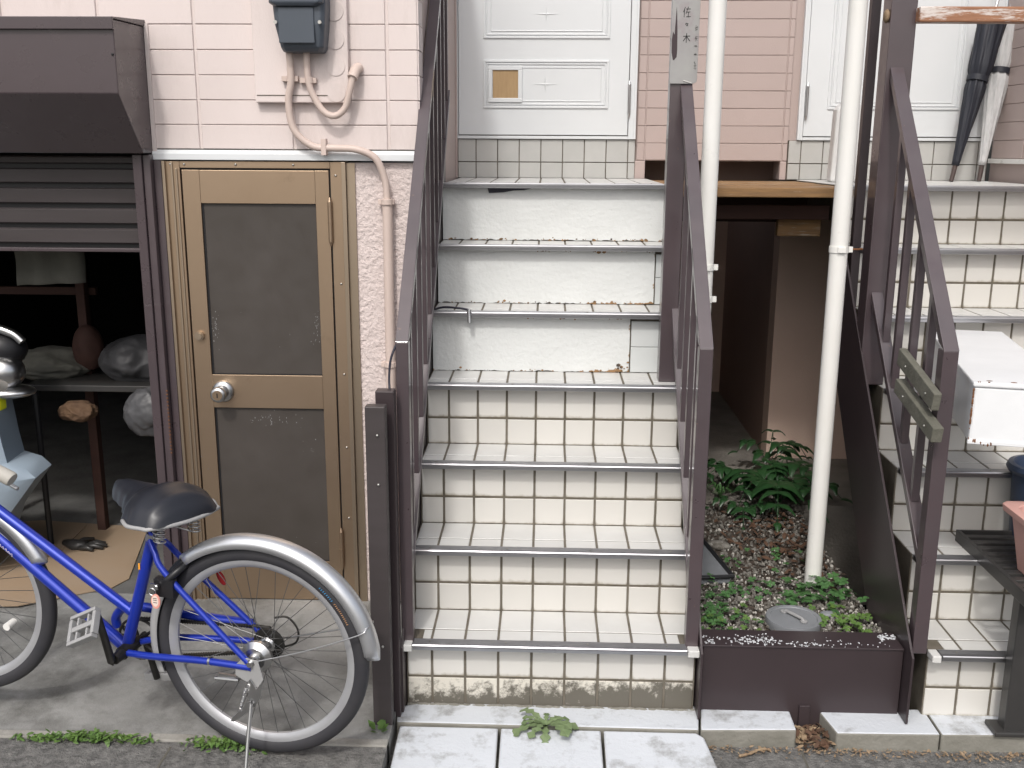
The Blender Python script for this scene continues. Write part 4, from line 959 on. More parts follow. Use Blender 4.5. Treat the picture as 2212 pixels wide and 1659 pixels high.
# holly ferns
def frond(bm, base, az, length, nl, rise, droop, lw, rnd_):
    base = Vector(base); d = Vector((math.cos(az), math.sin(az), 0)); s = Vector((-math.sin(az), math.cos(az), 0)); pts = []
    for i in range(nl+1):
        t = i/nl; pts.append(base+d*length*t+Vector((0, 0, rise*math.sin(t*PI*.75)-droop*t*t)))
    tube(bm, pts, [.0018]*len(pts), 5)
    for i in range(1, nl+1):
        t = i/nl; L = length*lw*(1-.45*abs(t-.35)*1.6)*rnd_.uniform(.85, 1.1); p = pts[i]
        for sg in ((-1, 1) if i < nl else (0,)):
            dir_ = (d*(.45 if sg else 1)+s*sg*.9).normalized(); wd = Vector((-dir_.y, dir_.x, 0))*L*.33
            n = 5; prev = None
            for k in range(n+1):
                u = k/n; c = p+dir_*L*u+Vector((0, 0, .18*L*math.sin(u*PI*.6)-.55*L*u*u)); w = wd*math.sin(min(1, u*1.0+.12)*PI*.93)**.7*(1.1-.5*u)
                if k % 2: w = w*.82
                row = [bm.verts.new(c-w-Vector((0, 0, .003))), bm.verts.new(c+Vector((0, 0, .003))), bm.verts.new(c+w-Vector((0, 0, .003)))]
                if prev:
                    bm.faces.new([prev[0], prev[1], row[1], row[0]]); bm.faces.new([prev[1], prev[2], row[2], row[1]])
                prev = row
def fern(x, y, z, label, fronds, grp='holly ferns in the plant bed'):
    t = thing('holly_fern', label, 'fern', (x, y, z), grp); r_ = random.Random(int(x*1000+y*77))
    for (az, L, rise, dr, nl, lw) in fronds:
        bm = nb(); frond(bm, (x, y, z), R(az), L, nl, rise, dr, lw, r_); obj('frond', bm, M['fern'], t, smooth='all')
fern(1.03, 1.42, -.03, 'large dark fern with long saw-edged leaflets just left of the right downpipe', [(-100, .36, .16, .10, 7, .36), (-55, .26, .13, .10, 6, .36), (-140, .24, .14, .10, 5, .4), (-20, .28, .15, .08, 6, .36), (60, .2, .16, .04, 5, .4)])
fern(.915, 1.58, -.03, 'bushy dark fern at the left of the plant bed below the dull pink wall', [(-95, .26, .14, .09, 6, .40), (-150, .22, .13, .08, 5, .42), (-45, .24, .13, .09, 6, .40), (170, .2, .12, .05, 5, .4), (20, .2, .12, .05, 5, .4)])
fern(1.09, 1.80, -.03, 'upright young fern leaning on the dull pink wall, behind the others', [(70, .10, .17, .0, 3, .9), (-70, .15, .18, .06, 4, .6), (170, .15, .15, .03, 4, .6), (0, .14, .15, .04, 3, .7)])
fern(.86, 1.22, -.04, 'low fern sprig in front of the bushy one', [(-100, .15, .07, .05, 5, .42), (170, .14, .08, .04, 4, .45), (-20, .16, .08, .05, 5, .42)])
fern(1.04, 1.62, -.03, 'dark fern half hidden behind the right downpipe', [(-50, .30, .16, .08, 6, .36), (-90, .24, .15, .1, 6, .36), (30, .24, .18, .05, 5, .4)])
bm = nb(); r_ = random.Random(3)
for i in range(26):
    a = r_.uniform(0, 6.3); L = r_.uniform(.05, .11); x, y = .80, 1.42
    p = [Vector((x, y, -.04)), Vector((x+L*.4*math.cos(a), y+L*.4*math.sin(a), -.04+L*.7)), Vector((x+L*math.cos(a), y+L*math.sin(a), -.04+L*.5))]
    w = Vector((-math.sin(a), math.cos(a), 0))*.003
    v = [bm.verts.new(q+w*k) for q, k in ((p[0], 1), (p[0], -1), (p[1], -1), (p[1], 1))]; bm.faces.new(v); v2 = bm.verts.new(p[2]); bm.faces.new([v[3], v[2], v2])
tag(obj('grass_tuft', bm, M['clover']), 'small grass tuft behind the front post of the railing in the plant bed', 'grass')

# weeds on the left kerb line and dandelion
def weed_clump(cx, cy, n, sx, sy, m, name, label, seed, z=-.2, size=(.006, .013), h=.025):
    r_ = random.Random(seed); bm = nb()
    for i in range(n):
        x = cx+r_.uniform(-sx, sx)*math.sqrt(r_.random()); y = cy+r_.gauss(0, sy); zz = z+r_.uniform(.002, h)*max(.25, 1-abs(x-cx)/sx)
        leaf_quads(bm, (x, y, zz), r_.uniform(*size), r_, .7)
    o = obj(name, bm, m); 
    if label: tag(o, label, 'weeds', 'weeds along the kerb line')
    return o
weed_clump(-1.25, -.262, 420, .22, .010, M['weed'], 'weed_strip', 'long low strip of weeds on the kerb line at the bottom left', 1)
weed_clump(-.84, -.275, 300, .15, .016, M['weed'], 'weed_strip', 'weed clump behind the kickstand under the rear wheel', 2)
r_ = random.Random(8); bm = nb()
for i in range(13):
    a = r_.uniform(0, 6.3); L = r_.uniform(.02, .045)
    c = Vector((-.435, -.19, -.198)); d = Vector((math.cos(a), math.sin(a), r_.uniform(.3, 1.2))).normalized(); w = Vector((-math.sin(a), math.cos(a), 0))*L*.28
    v = [bm.verts.new(c+d*L*.3), bm.verts.new(c+d*L*.65+w), bm.verts.new(c+d*L*1.1), bm.verts.new(c+d*L*.65-w)]; bm.faces.new(v)
tag(obj('weed_sprig', bm, M['weed']), 'little bright weed sprig at the foot of the gate post', 'weeds', 'weeds along the kerb line')
dn = thing('dandelion', 'pale green dandelion growing in front of the white kerb', 'weed', (.045, -.112, -.215))
r_ = random.Random(21)
for i in range(17):
    a = i*2*PI/17*1.0+r_.uniform(-.2, .2); L = r_.uniform(.065, .112); up_ = r_.uniform(.15, .9); bm = nb(); prev = None
    d = Vector((math.cos(a), math.sin(a)*.8, 0)); s = Vector((-math.sin(a), math.cos(a), 0))
    for k in range(9):
        u = k/8; c = Vector((.045, -.112, -.212))+d*L*u+Vector((0, 0, L*(up_*u-.65*u*u))); w = s*L*(.06+.13*u)*(1.15 if k % 2 else .45)*(1 if u < .9 else .3)
        row = [bm.verts.new(c-w), bm.verts.new(c+Vector((0, 0, -.0015))), bm.verts.new(c+w)]
        if prev: bm.faces.new([prev[0], prev[1], row[1], row[0]]); bm.faces.new([prev[1], prev[2], row[2], row[1]])
        prev = row
    obj('leaf', bm, M['dandelion'], dn)

# ================================================================== NAMEPLATE
npl = thing('nameplate', 'weathered grey vertical nameplate with brushed Japanese characters on the square brown post', 'nameplate', (.455, .63, 1.64))
YP = .636
bm = nb(); prism(bm, [(.418, 1.640), (.494, 1.640), (.504, 1.645), (.506, 1.655), (.506, 1.985), (.418, 1.985)], 'Y', YP-.004, YP); obj('plate', bm, M['plate'], npl, bevel=.001)
def strokes(bm, S_, ox, oz, w, h, y, t):
    for a, b in S_:
        p = Vector((ox+a[0]*w, y, oz+a[1]*h)); q = Vector((ox+b[0]*w, y, oz+b[1]*h)); d = (q-p).normalized(); n = Vector((-d.z, 0, d.x))*t
        vs = [p-n*.8-d*t*.4, q-n, q+n*.6+d*t*.4, p+n*.8]; v = [bm.verts.new(k) for k in vs]; v2 = [bm.verts.new(k-Vector((0, .0006, 0))) for k in vs]
        bm.faces.new(v2); bm.faces.new(v[::-1])
        for i in range(4): bm.faces.new([v[i], v[(i+1) % 4], v2[(i+1) % 4], v2[i]])
SA = [((.25, 1), (0, .5)), ((.15, .72), (.12, 0)), ((.35, .8), (1, .82)), ((.68, 1.02), (.38, .35)), ((.5, .5), (.95, .52)), ((.72, .5), (.70, .05)), ((.42, .03), (1.05, .06))]
NO = [((.3, .95), (.05, .45)), ((.25, .75), (.85, .8)), ((.85, .8), (.4, .1)), ((.4, .45), (.75, .2))]
KI = [((0, .68), (1, .72)), ((.5, 1), (.48, 0)), ((.5, .68), (.02, .15)), ((.52, .66), (1.02, .18))]
bm = nb(); y = YP-.0042
strokes(bm, SA, .4535, 1.843, .022, .030, y, .0013); strokes(bm, NO, .4605, 1.815, .011, .011, y, .0011); strokes(bm, KI, .4560, 1.766, .021, .028, y, .0015)
obj('lettering', bm, M['ink'], npl)
bm = nb()
for i, (zz, s) in enumerate(((1.802, .017), (1.770, .016), (1.752, .006), (1.728, .006), (1.682, .026))):
    r_ = random.Random(i+4)
    S_ = [((r_.uniform(0, .3), r_.uniform(0, 1)), (r_.uniform(.7, 1), r_.uniform(0, 1))) for _ in range(3)]+[((r_.uniform(.2, .8), 1), (r_.uniform(.2, .8), 0))]*1+[((0, .5), (1, .55))]
    strokes(bm, S_, .4925, zz, .009, s, y, .0008)
obj('faded_lettering', bm, M['ink_faint'], npl)
bm = nb(); prism(bm, [(.4315, 1.875), (.434, 1.85), (.437, 1.80), (.4385, 1.745), (.4375, 1.722), (.430, 1.713), (.426, 1.712), (.421, 1.735), (.420, 1.775), (.423, 1.80), (.428, 1.79), (.430, 1.83)], 'Y', YP-.0046, YP-.0041); obj('burn_streak', bm, M['streak'], npl)
bm = nb(); tube(bm, [(.462, YP-.006, 1.650), (.488, YP-.005, 1.642)], .0014, 6); obj('wire_tie', bm, M['white_paint'], npl)

# ================================================================== RIGHT SIDE THINGS
# timber offcuts on the railing: (Y,Z) along the rail's left face
def offcut(a, b, w, x0, x1, label, twist=0):
    a = Vector(a); b = Vector(b); d = (b-a).normalized(); n = Vector((-d.y, d.x))*w
    bm = nb(); prism(bm, [tuple(a), tuple(b), tuple(b+n), tuple(a+n)], 'X', x0, x1)
    o = obj('timber_offcut', bm, M['wood_grey'], bevel=.003); tag(o, label, 'timber', 'grey timber offcuts screwed to the railing')
    bm = nb()
    for f in (.18, .75):
        p = a+(b-a)*f+n*.5; bmesh.ops.create_uvsphere(bm, u_segments=8, v_segments=5, radius=.0035, matrix=Matrix.Translation((x0-.001, p.x, p.y)))
    obj('screw', bm, M['screw'], o, smooth='all')
offcut((-.035, .735), (.265, .805), .052, 1.094, 1.1165, 'upper grey timber offcut, with a chipped top edge')
offcut((-.075, .655), (.245, .722), .045, 1.086, 1.1165, 'lower grey timber offcut, sawn end nearest the front post')

# white tin box
wb = thing('white_metal_box', 'rust-edged white enamelled metal box lying across the right stairs', 'metal box', (1.5, .2, .65))
rotb = Matrix.Translation((1.192, -.065, 0))@Matrix.Rotation(R(-12.3), 4, 'Z')
bm = nb(); bx(bm, 0, .236, 0, .862, .656, .812, rotb); bo = obj('box', bm, M['white_box'], wb, bevel=.006)
bm = nb(); bx(bm, -.004, .240, -.005, .865, .8125, .826, rotb); obj('lid', bm, M['white_box'], wb, bevel=.004)
bm = nb(); bx(bm, -.003, .239, -.004, .006, .652, .664, rotb); obj('bottom_flange', bm, M['white_box'], wb, bevel=.002)
bm = nb(); rnd = random.Random(2)
for i in range(46):
    z = rnd.uniform(.66, .81) if i < 30 else rnd.uniform(.652, .662); x = -.001 if i < 30 else rnd.uniform(0, .06)
    if i > 40: z = .826; x = rnd.uniform(.0, .05)
    p = rotb@Vector((x, -.003, z)); bmesh.ops.create_icosphere(bm, subdivisions=1, radius=rnd.uniform(.0015, .0042), matrix=Matrix.Translation(p)@Matrix.Diagonal((.8, .6, 1.8, 1)))
for x, y in ((.16, .14), (.175, .12), (.19, .115), (.04, .02), (.10, .015)):
    p = rotb@Vector((x, y, .8262)); bmesh.ops.create_icosphere(bm, subdivisions=1, radius=.006, matrix=Matrix.Translation(p)@Matrix.Diagonal((1.6, .9, .15, 1)))
obj('rust_patch', bm, M['rust'], wb)

# dark plastic rack with planter
rk = thing('plastic_rack', 'dark slatted plastic rack standing on the kerb at the right edge', 'rack', (1.5, 0, -.21))
rz = .25
bm = nb(); bx(bm, 1.352, 1.364, -.17, .32, rz-.035, rz+.004); bx(bm, 1.364, 1.9, .31, .32, rz-.035, rz+.004); bx(bm, 1.364, 1.9, -.17, -.158, rz-.035, rz+.004); obj('rim', bm, M['rack'], rk, bevel=.002)
for i in range(10):
    y0_ = -.150+i*.046; bm = nb(); bx(bm, 1.3645, 1.9, y0_, y0_+.026, rz-.014, rz-.001); obj('slat', bm, M['rack'], rk, bevel=.002)
for (lx, ly) in ((1.372, -.10), (1.86, -.10)):
    bm = nb(); bx(bm, lx, lx+.062, ly, ly+.045, -.214, rz-.036); obj('leg', bm, M['rack'], rk, bevel=.004)
    bm = nb(); bx(bm, lx-.03, lx+.08, ly-.015, ly+.06, -.2149, -.200); obj('foot', bm, M['rack'], rk, bevel=.004)
pl = thing('pink_planter', 'pink rectangular plastic planter on the dark rack at the right edge', 'planter', (1.5, .05, rz))
bm = nb(); 
def rc(x0, x1, y0, y1, z, c=.02): return [(x0+c, y0, z), (x1-c, y0, z), (x1, y0+c, z), (x1, y1-c, z), (x1-c, y1, z), (x0+c, y1, z), (x0, y1-c, z), (x0, y0+c, z)]
px0, px1, py0, py1 = 1.366, 1.95, -.12, .07
secs = [rc(px0+.045, px1-.04, py0+.03, py1-.03, rz-.001), rc(px0+.018, px1-.015, py0+.012, py1-.012, rz+.165), rc(px0, px1, py0-.006, py1+.006, rz+.167), rc(px0-.003, px1, py0-.009, py1+.009, rz+.188), rc(px0+.03, px1-.03, py0+.024, py1-.024, rz+.186), rc(px0+.05, px1-.05, py0+.04, py1-.04, rz+.05)]
loft(bm, secs); obj('pot', bm, M['planter'], pl, bevel=.003)
bn = thing('navy_bin', 'round navy plastic bin on the second step, cut by the right edge of the view', 'bin', (1.62, .33, .22))
bm = nb(); cxb, cyb = 1.612, .315
prof = [(.0, .219), (.085, .219), (.098, .42), (.098, .447), (.112, .45), (.118, .462), (.112, .476), (.098, .478), (.090, .468), (.08, .25), (0, .245)]
rg = [[bm.verts.new((cxb+r*math.cos(a*PI/20), cyb+r*math.sin(a*PI/20), z)) for a in range(40)] if r else None for r, z in prof]
for i in range(1, len(rg)-2):
    for k in range(40): bm.faces.new([rg[i][k], rg[i][(k+1) % 40], rg[i+1][(k+1) % 40], rg[i+1][k]])
bm.faces.new(rg[1]); bm.faces.new(rg[-2])
obj('bucket', bm, M['navy'], bn, smooth=True)

# peeling beam
bm = nb(); bx(bm, 1.184, 2.04, .60, .655, 1.826, 1.872); tag(obj('peeling_beam', bm, M['wood_beam'], bevel=.004), 'horizontal orange-brown beam with peeling white paint across the top right', 'beam')
bm = nb(); bmesh.ops.create_icosphere(bm, subdivisions=2, radius=1, matrix=Matrix.Translation((1.100, .66, 1.85))@Matrix.Diagonal((.010, .018, .022, 1))); tag(obj('rope_knot', bm, M['paleleaf'], smooth='all'), 'small frayed knot tied behind the big right post near the top', 'knot')
# pale board behind the pipe
bm = nb(); prism(bm, [(1.225, 1.304), (1.232, 1.600), (1.252, 1.628), (1.36, 1.628), (1.36, 1.304)], 'Y', 1.62, 1.69); tag(obj('worn_board', bm, M['fadedblue'], bevel=.01), 'pale worn panel standing on the right landing behind the downpipe', 'board')

# umbrellas
def umbrella(label, base, top, strap, m, wide, seed, r_top=.055):
    t = thing('folded_umbrella', label, 'umbrella', base, 'folded umbrellas leaning by the right door')
    base = Vector(base); top = Vector(top); ax = (top-base); L = ax.length; ax.normalize(); u = ax.orthogonal().normalized(); v = ax.cross(u); rnd_ = random.Random(seed)
    bm = nb(); tube(bm, [base, base+ax*.085], [.009, .011], 10); obj('ferrule', bm, M['umb_tip'], t, smooth=True)
    bm = nb(); rings = []; n = 48
    for i in range(30):
        s = i/29; d = .07+s*(L-.07)
        rad = .014+wide*min(1, s*1.6)*(1 if s < strap else 1)
        if abs(s-strap) < .06: rad *= .80+.2*abs(s-strap)/.06
        if s > strap: rad += (s-strap)*r_top
        row = []
        for k in range(n):
            a = k*2*PI/n; fold = 1+.08*math.sin(8*a+s*9)+.05*math.sin(16*a+3+s*9)
            row.append(bm.verts.new(base+ax*d+(u*math.cos(a)+v*math.sin(a))*rad*fold))
        rings.append(row)
    for i in range(29):
        for k in range(n): bm.faces.new([rings[i][k], rings[i][(k+1) % n], rings[i+1][(k+1) % n], rings[i+1][k]])
    bm.faces.new(rings[0][::-1]); bm.faces.new(rings[-1])
    obj('canopy', bm, m, t, smooth='all')
    bm = nb(); c = base+ax*(.07+strap*(L-.07)); rr2 = .014+wide+.004; tube(bm, [c-ax*.012, c+ax*.012], [rr2*.93, rr2*.93], 24); obj('strap', bm, M['umb_black'], t, smooth=True)
    bm = nb(); cyl(bm, top, top+ax*.20, .006, 8); obj('shaft', bm, M['chrome'], t, smooth=True)
    return t
umbrella('black folded umbrella leaning on the tile band, left of the clear one', (1.80, 1.80, 1.305), (1.945, 1.90, 1.985), .60, M['umb_black'], .030, 1, .03)
umbrella('clear folded umbrella with a black strap, right of the black one', (1.945, 1.86, 1.305), (2.035, 1.95, 1.985), .66, M['umb_clear'], .030, 2, .03)

# ================================================================== BICYCLE
bk = thing('bicycle', 'blue step-through bicycle with silver mudguards parked before the bronze door', 'bicycle', (-.7366, -.2941, -.193))
bk['_local'] = 1
f_ = Vector((-.9806, .1888, .0526)); s_ = Vector((-.1889, -.9814, -.0333)); u_ = f_.cross(s_).normalized(); s_ = u_.cross(f_).normalized(); f_.normalize()
bk.rotation_euler = Matrix((f_, s_, u_)).transposed().to_euler()
WR = .3056
def bo_(name, bm, m, par=None, **k): return obj(name, bm, m, par or bk, loc=(0, 0, 0), **k)
def wheel(cx, cz, steer, par_name, flip):
    C = Vector((cx, 0, cz)); cs, sn = math.cos(steer), math.sin(steer)
    def P(r, a, l=0): return C+Vector((cs*r*math.cos(a)-sn*l, sn*r*math.cos(a)+cs*l, r*math.sin(a)))
    bm = nb(); prof = [(.268, .011), (.272, .0155), (.284, .0185), (.296, .0165), (.3035, .010), (WR, 0), (.3035, -.010), (.296, -.0165), (.284, -.0185), (.272, -.0155), (.268, -.011)]
    n = 96; rg = [[bm.verts.new(P(r, k*2*PI/n, l)) for r, l in prof] for k in range(n)]
    for k in range(n):
        a, b = rg[k], rg[(k+1) % n]
        for j in range(len(prof)-1): bm.faces.new([a[j], b[j], b[j+1], a[j+1]])
    w = bo_(par_name, bm, M['tyre'], smooth='all')
    bm = nb(); prof = [(.270, .0125), (.262, .0125), (.252, .009), (.247, .004), (.247, -.004), (.252, -.009), (.262, -.0125), (.270, -.0125)]
    rg = [[bm.verts.new(P(r, k*2*PI/n, l)) for r, l in prof] for k in range(n)]
    for k in range(n):
        a, b = rg[k], rg[(k+1) % n]
        for j in range(len(prof)): bm.faces.new([a[j], b[j], b[(j+1) % 8], a[(j+1) % 8]])
    bo_('rim', bm, M['rim'], w, smooth=True)
    bm = nb(); ns = 36
    for i in range(ns):
        side = 1 if i % 2 else -1; a = i*2*PI/ns; off = (1 if (i//2) % 2 else -1)*R(62)
        tube(bm, [P(.249, a, 0), P(.022, a+off, side*.028)], .00095, 5, cap=False)
    bo_('spokes', bm, M['spoke'], w)
    bm = nb(); tube(bm, [P(0, 0, -.05), P(0, 0, .05)], .009, 10); tube(bm, [P(0, 0, -.03), P(0, 0, -.025), P(0, 0, .025), P(0, 0, .03)], [.024, .018, .018, .024], 16); bo_('hub', bm, M['chrome'], w, smooth=True)
    return w, P
w1, PR = wheel(0, WR, 0, 'rear_wheel', 0)
w2, PF = wheel(.944, .322, .044, 'front_wheel', 0)
# fender arcs
def fender(name, P, r, a0, a1, w, m):
    bm = nb(); n = 60; rg = []
    for k in range(n+1):
        a = R(a0+(a1-a0)*k/n); e = min(1, min(k, n-k)/3+.35); rg.append([bm.verts.new(P(r-.030*(abs(q)/3)**2.4, a, w*math.sin(q/3*1.35)*e)) for q in (-3, -2, -1, 0, 1, 2, 3)])
    for k in range(n):
        for j in range(6): bm.faces.new([rg[k][j], rg[k+1][j], rg[k+1][j+1], rg[k][j+1]])
    o = bo_(name, bm, m, smooth='all'); so2 = o.modifiers.new('s', 'SOLIDIFY'); so2.thickness = .0012; return o
fender('rear_mudguard', PR, .338, 46, 174, .032, M['fender'])
fender('rear_mudguard_front', PR, .330, -22, 30, .024, M['greyp'])
fender('mudguard_joint', PR, .333, 30, 48, .027, M['blackp'])
fender('front_mudguard', PF, .323, 60, 155, .024, M['fender'])
bm = nb(); a = R(157)
tube(bm, smooth_pts([(0, .062, WR+.0), (-.15, .050, WR+.055), (-.285, .036, WR+.115), tuple(PR(.332, R(157), .024)), tuple(PR(.334, R(157), 0)), tuple(PR(.332, R(157), -.024)), (-.285, -.036, WR+.11), (-.15, -.05, WR+.055), (0, -.062, WR)]), .0021, 8); bo_('mudguard_stay', bm, M['chrome'], smooth='all')
bm = nb()
for l in (-.010, .010): bmesh.ops.create_uvsphere(bm, u_segments=8, v_segments=5, radius=.004, matrix=Matrix.Translation(PR(.331, R(156 if l > 0 else 152), l)))
bo_('stay_nut', bm, M['chrome'])
# frame
bm = nb(); tube(bm, [(.412, 0, .235), (.305, 0, .612)], .0160, 18); fr = bo_('seat_tube', bm, M['blue'], smooth=True)
bm = nb(); tube(bm, [(.385, 0, .357), (.90, 0, .672)], .0145, 18); bo_('top_tube', bm, M['blue'], smooth=True)
dt0, dt1 = Vector((.402, 0, .236)), Vector((.89, 0, .592))
bm = nb(); tube(bm, [dt0, dt1], .0172, 18); dtb = bo_('down_tube', bm, M['blue'], smooth=True)
bm = nb(); tube(bm, [(.905, 0, .56), (.87, 0, .72)], .019, 16); bo_('head_tube', bm, M['blue'], smooth=True)
bm = nb()
for sg in (1, -1): tube(bm, smooth_pts([(.905, sg*.02, .60), (.912, sg*.045, .56), (.93, sg*.05, .45), (.944, sg*.05, .325)]), .011, 12)
bo_('fork', bm, M['blue'], smooth=True)
bm = nb(); tube(bm, [(.402, -.036, .245), (.402, .036, .245)], .0195, 20); bo_('bottom_bracket', bm, M['darkmetal'], smooth=True)
bm = nb(); tube(bm, smooth_pts([(.392, .030, .246), (.30, .042, .258), (.14, .056, .282), (.0, .060, .290)]), [.0098]*19, 14); bo_('chain_stay', bm, M['blue'], smooth=True)
bm = nb(); tube(bm, smooth_pts([(.392, -.030, .246), (.30, -.042, .27), (.14, -.056, .286), (.0, -.060, .297)]), .0095, 14); bo_('chain_stay', bm, M['blue'], smooth=True)
for sg in (1, -1):
    bm = nb(); tube(bm, smooth_pts([(.310, sg*.014, .590), (.288, sg*.030, .565), (.255, sg*.044, .52), (.12, sg*.054, .40), (.008, sg*.060, .302)]), .0085, 12); bo_('seat_stay', bm, M['blue'], smooth=True)
# chain guard tube on the far side
bm = nb(); tube(bm, smooth_pts([(.478, -.060, .262), (.482, -.062, .292), (.455, -.062, .325), (.40, -.062, .338), (.30, -.062, .338), (.16, -.064, .340), (.06, -.066, .342)]), .0135, 14); bo_('chain_guard', bm, M['blue'], smooth=True)
bm = nb(); tube(bm, [(.402+.062*math.cos(a*PI/16), -.048, .245+.062*math.sin(a*PI/16)) for a in range(32)], .004, 6, closed=True)
for k in range(5): tube(bm, [(.402, -.046, .245), (.402+.06*math.cos(k*1.257), -.048, .245+.06*math.sin(k*1.257))], .005, 6)
bo_('chainring', bm, M['darkmetal'], smooth=True)
bm = nb(); tube(bm, [(.402, -.048, .307), (.05, -.052, .345), (.0, -.052, .348)], .0042, 6); tube(bm, [(.402, -.048, .183), (.06, -.052, .262), (.0, -.052, .262)], .0042, 6)
for i in range(46):
    t_ = i/45; bx(bm, .402-.35*t_-.002, .402-.35*t_+.002, -.056, -.045, .303+.038*t_, .311+.038*t_); bx(bm, .402-.34*t_-.002, .402-.34*t_+.002, -.056, -.045, .179+.079*t_, .187+.079*t_)
bo_('chain', bm, M['darkmetal'])
bm = nb(); tube(bm, [(0, -.048, WR), (0, -.044, WR), (0, -.036, WR)], [.032, .046, .044], 24); tube(bm, [(0, -.06, WR), (0, -.05, WR)], [.018, .022], 16); bo_('sprocket', bm, M['darkmetal'], smooth=True)
bm = nb(); tube(bm, smooth_pts([(.0, -.075, WR+.06), (-.035, -.085, WR+.062), (-.065, -.085, WR+.03), (-.06, -.085, WR-.01), (-.02, -.08, WR-.03)]), .003, 8); bo_('derailleur_guard', bm, M['darkmetal'], smooth='all')
bm = nb(); tube(bm, [(0, .018, WR), (0, .022, WR), (0, .032, WR), (0, .036, WR), (0, .044, WR), (0, .045, WR), (0, .058, WR)], [.040, .044, .044, .038, .030, .017, .015], 28); bo_('drum_brake', bm, M['chrome'], smooth=True)
bm = nb(); tube(bm, [(0, .058, WR), (0, .075, WR)], .0075, 12); tube(bm, [(0, .060, WR), (0, .066, WR)], .0115, 6); bo_('axle_nut', bm, M['chrome'])
bm = nb(); prism(bm, [(.045, .292), (.045, .262), (.02, .25), (-.02, .235), (-.035, .262), (-.02, .315), (.02, .318)], 'Y', .061, .0645); bo_('dropout', bm, M['greyp'], bevel=.001)
bm = nb(); bx(bm, .05, .10, .050, .056, .237, .252); tube(bm, [(.11, .053, .235), (.04, .056, .243)], .006, 8); bo_('brake_arm', bm, M['chrome'])
bm = nb(); tube(bm, [(.125, .0555, .2845), (.118, .0562, .2855)], .0116, 14); bo_('arm_clip', bm, M['chrome'], smooth=True)
# kickstand
bm = nb(); prism(bm, [(.0, .262), (-.018, .235), (-.036, .262), (-.030, .215), (-.012, .178), (.006, .182), (.004, .21), (.012, .245)], 'Y', .067, .071); ksd = bo_('kickstand_bracket', bm, M['chrome'], bevel=.001)
bm = nb(); tube(bm, [(-.004, .076, .19), (-.010, .11, .10), (-.022, .155, .003)], [.0055, .0052, .0045], 10); bo_('kickstand_leg', bm, M['chrome'], smooth=True)
bm = nb(); prism(bm, [(-.004, .200), (.008, .196), (.030, .165), (.052, .138), (.056, .128), (.046, .128), (.020, .150), (-.006, .178)], 'Y', .073, .0775); bo_('kickstand_pedal', bm, M['chrome'], bevel=.001)
bm = nb(); hx = [(.008+.0022*0+.020*t_ + .004*math.cos(t_*2*PI*16), .078+.004*math.sin(t_*2*PI*16), .238-.075*t_) for t_ in [i/160 for i in range(161)]]; tube(bm, hx, .0011, 5); bo_('spring', bm, M['chrome'])
# cranks and pedals
bm = nb(); tube(bm, [(.402, .036, .245), (.402, .070, .245)], [.017, .014], 14); tube(bm, [(.402, .078, .245), (.404, .080, .245), (.434, .086, .386)], [.013, .011, .009], 12); bo_('crank', bm, M['darkmetal'], smooth=True)
bm = nb(); tube(bm, [(.402, -.066, .245), (.400, -.070, .240), (.372, -.078, .105)], [.013, .011, .009], 12); bo_('crank', bm, M['darkmetal'], smooth=True)
def pedal(c, rot):
    mt = Matrix.Translation(c)@Euler(rot).to_matrix().to_4x4(); bm = nb()
    bx(bm, -.045, .045, -.042, -.032, -.011, .011, mt); bx(bm, -.045, .045, .032, .042, -.011, .011, mt); bx(bm, -.047, -.036, -.0315, .0315, -.010, .010, mt); bx(bm, .036, .047, -.0315, .0315, -.010, .010, mt); bx(bm, -.0355, .0355, -.007, .007, -.009, .009, mt)
    for q in (-1, 1):
        for sg in (-1, 1): bx(bm, q*.018-.003, q*.018+.003, sg*.008, sg*.0315 if sg > 0 else sg*.0315, -.007, .007, mt) if sg > 0 else bx(bm, q*.018-.003, q*.018+.003, -.0315, -.008, -.007, .007, mt)
    bmesh.ops.recalc_face_normals(bm, faces=bm.faces)
    return bo_('pedal', bm, M['greyp'], bevel=.002)
pedal((.441, .135, .372), (R(-42), R(30), 0))
pedal((.372, -.125, .105), (R(0), R(10), 0))
bm = nb(); tube(bm, [(.434, .082, .386), (.434, .098, .386)], .0085, 14); bo_('pedal_axle', bm, M['chrome'], smooth=True)
bm = nb(); tube(bm, smooth_pts([(.478, -.075, .262), (.463, -.075, .247), (.452, -.075, .222)]), .0055, 8); bo_('guard_hook', bm, M['blackp'], smooth='all')
# seat post, clamp, saddle
bm = nb(); tube(bm, [(.309, 0, .600), (.292, 0, .668)], .0125, 16); bo_('seat_post', bm, M['blackp'], smooth=True)
bm = nb(); tube(bm, [(.3125, 0, .585), (.3075, 0, .605)], .0195, 16); tube(bm, [(.30, -.02, .594), (.287, -.0, .592), (.287, .022, .594)], .0055, 8); bo_('seat_clamp', bm, M['chrome'], smooth=True)
sd = Matrix.Translation((.262, .01, .678))@Matrix.Rotation(R(-27), 4, 'Z')@Matrix.Rotation(R(2), 4, 'Y')@Matrix.Diagonal((1.36, 1.14, 1.45, 1))
def lerp_tab(t_, tab):
    for (a, va), (b, vb) in zip(tab, tab[1:]):
        if t_ <= b: k = (t_-a)/(b-a); k = k*k*(3-2*k); return va+(vb-va)*k
    return tab[-1][1]
def sadsec(t_):
    # t 0 = tail, 1 = nose; returns half width, top height
    w = lerp_tab(t_, [(0, .070), (.06, .092), (.22, .108), (.36, .098), (.52, .066), (.68, .044), (.85, .030), (.95, .020), (1, .008)])
    h = lerp_tab(t_, [(0, .022), (.10, .046), (.28, .052), (.55, .034), (.80, .030), (.94, .022), (1, .004)])
    return w, h
bm = nb(); rg = []; NS = 34
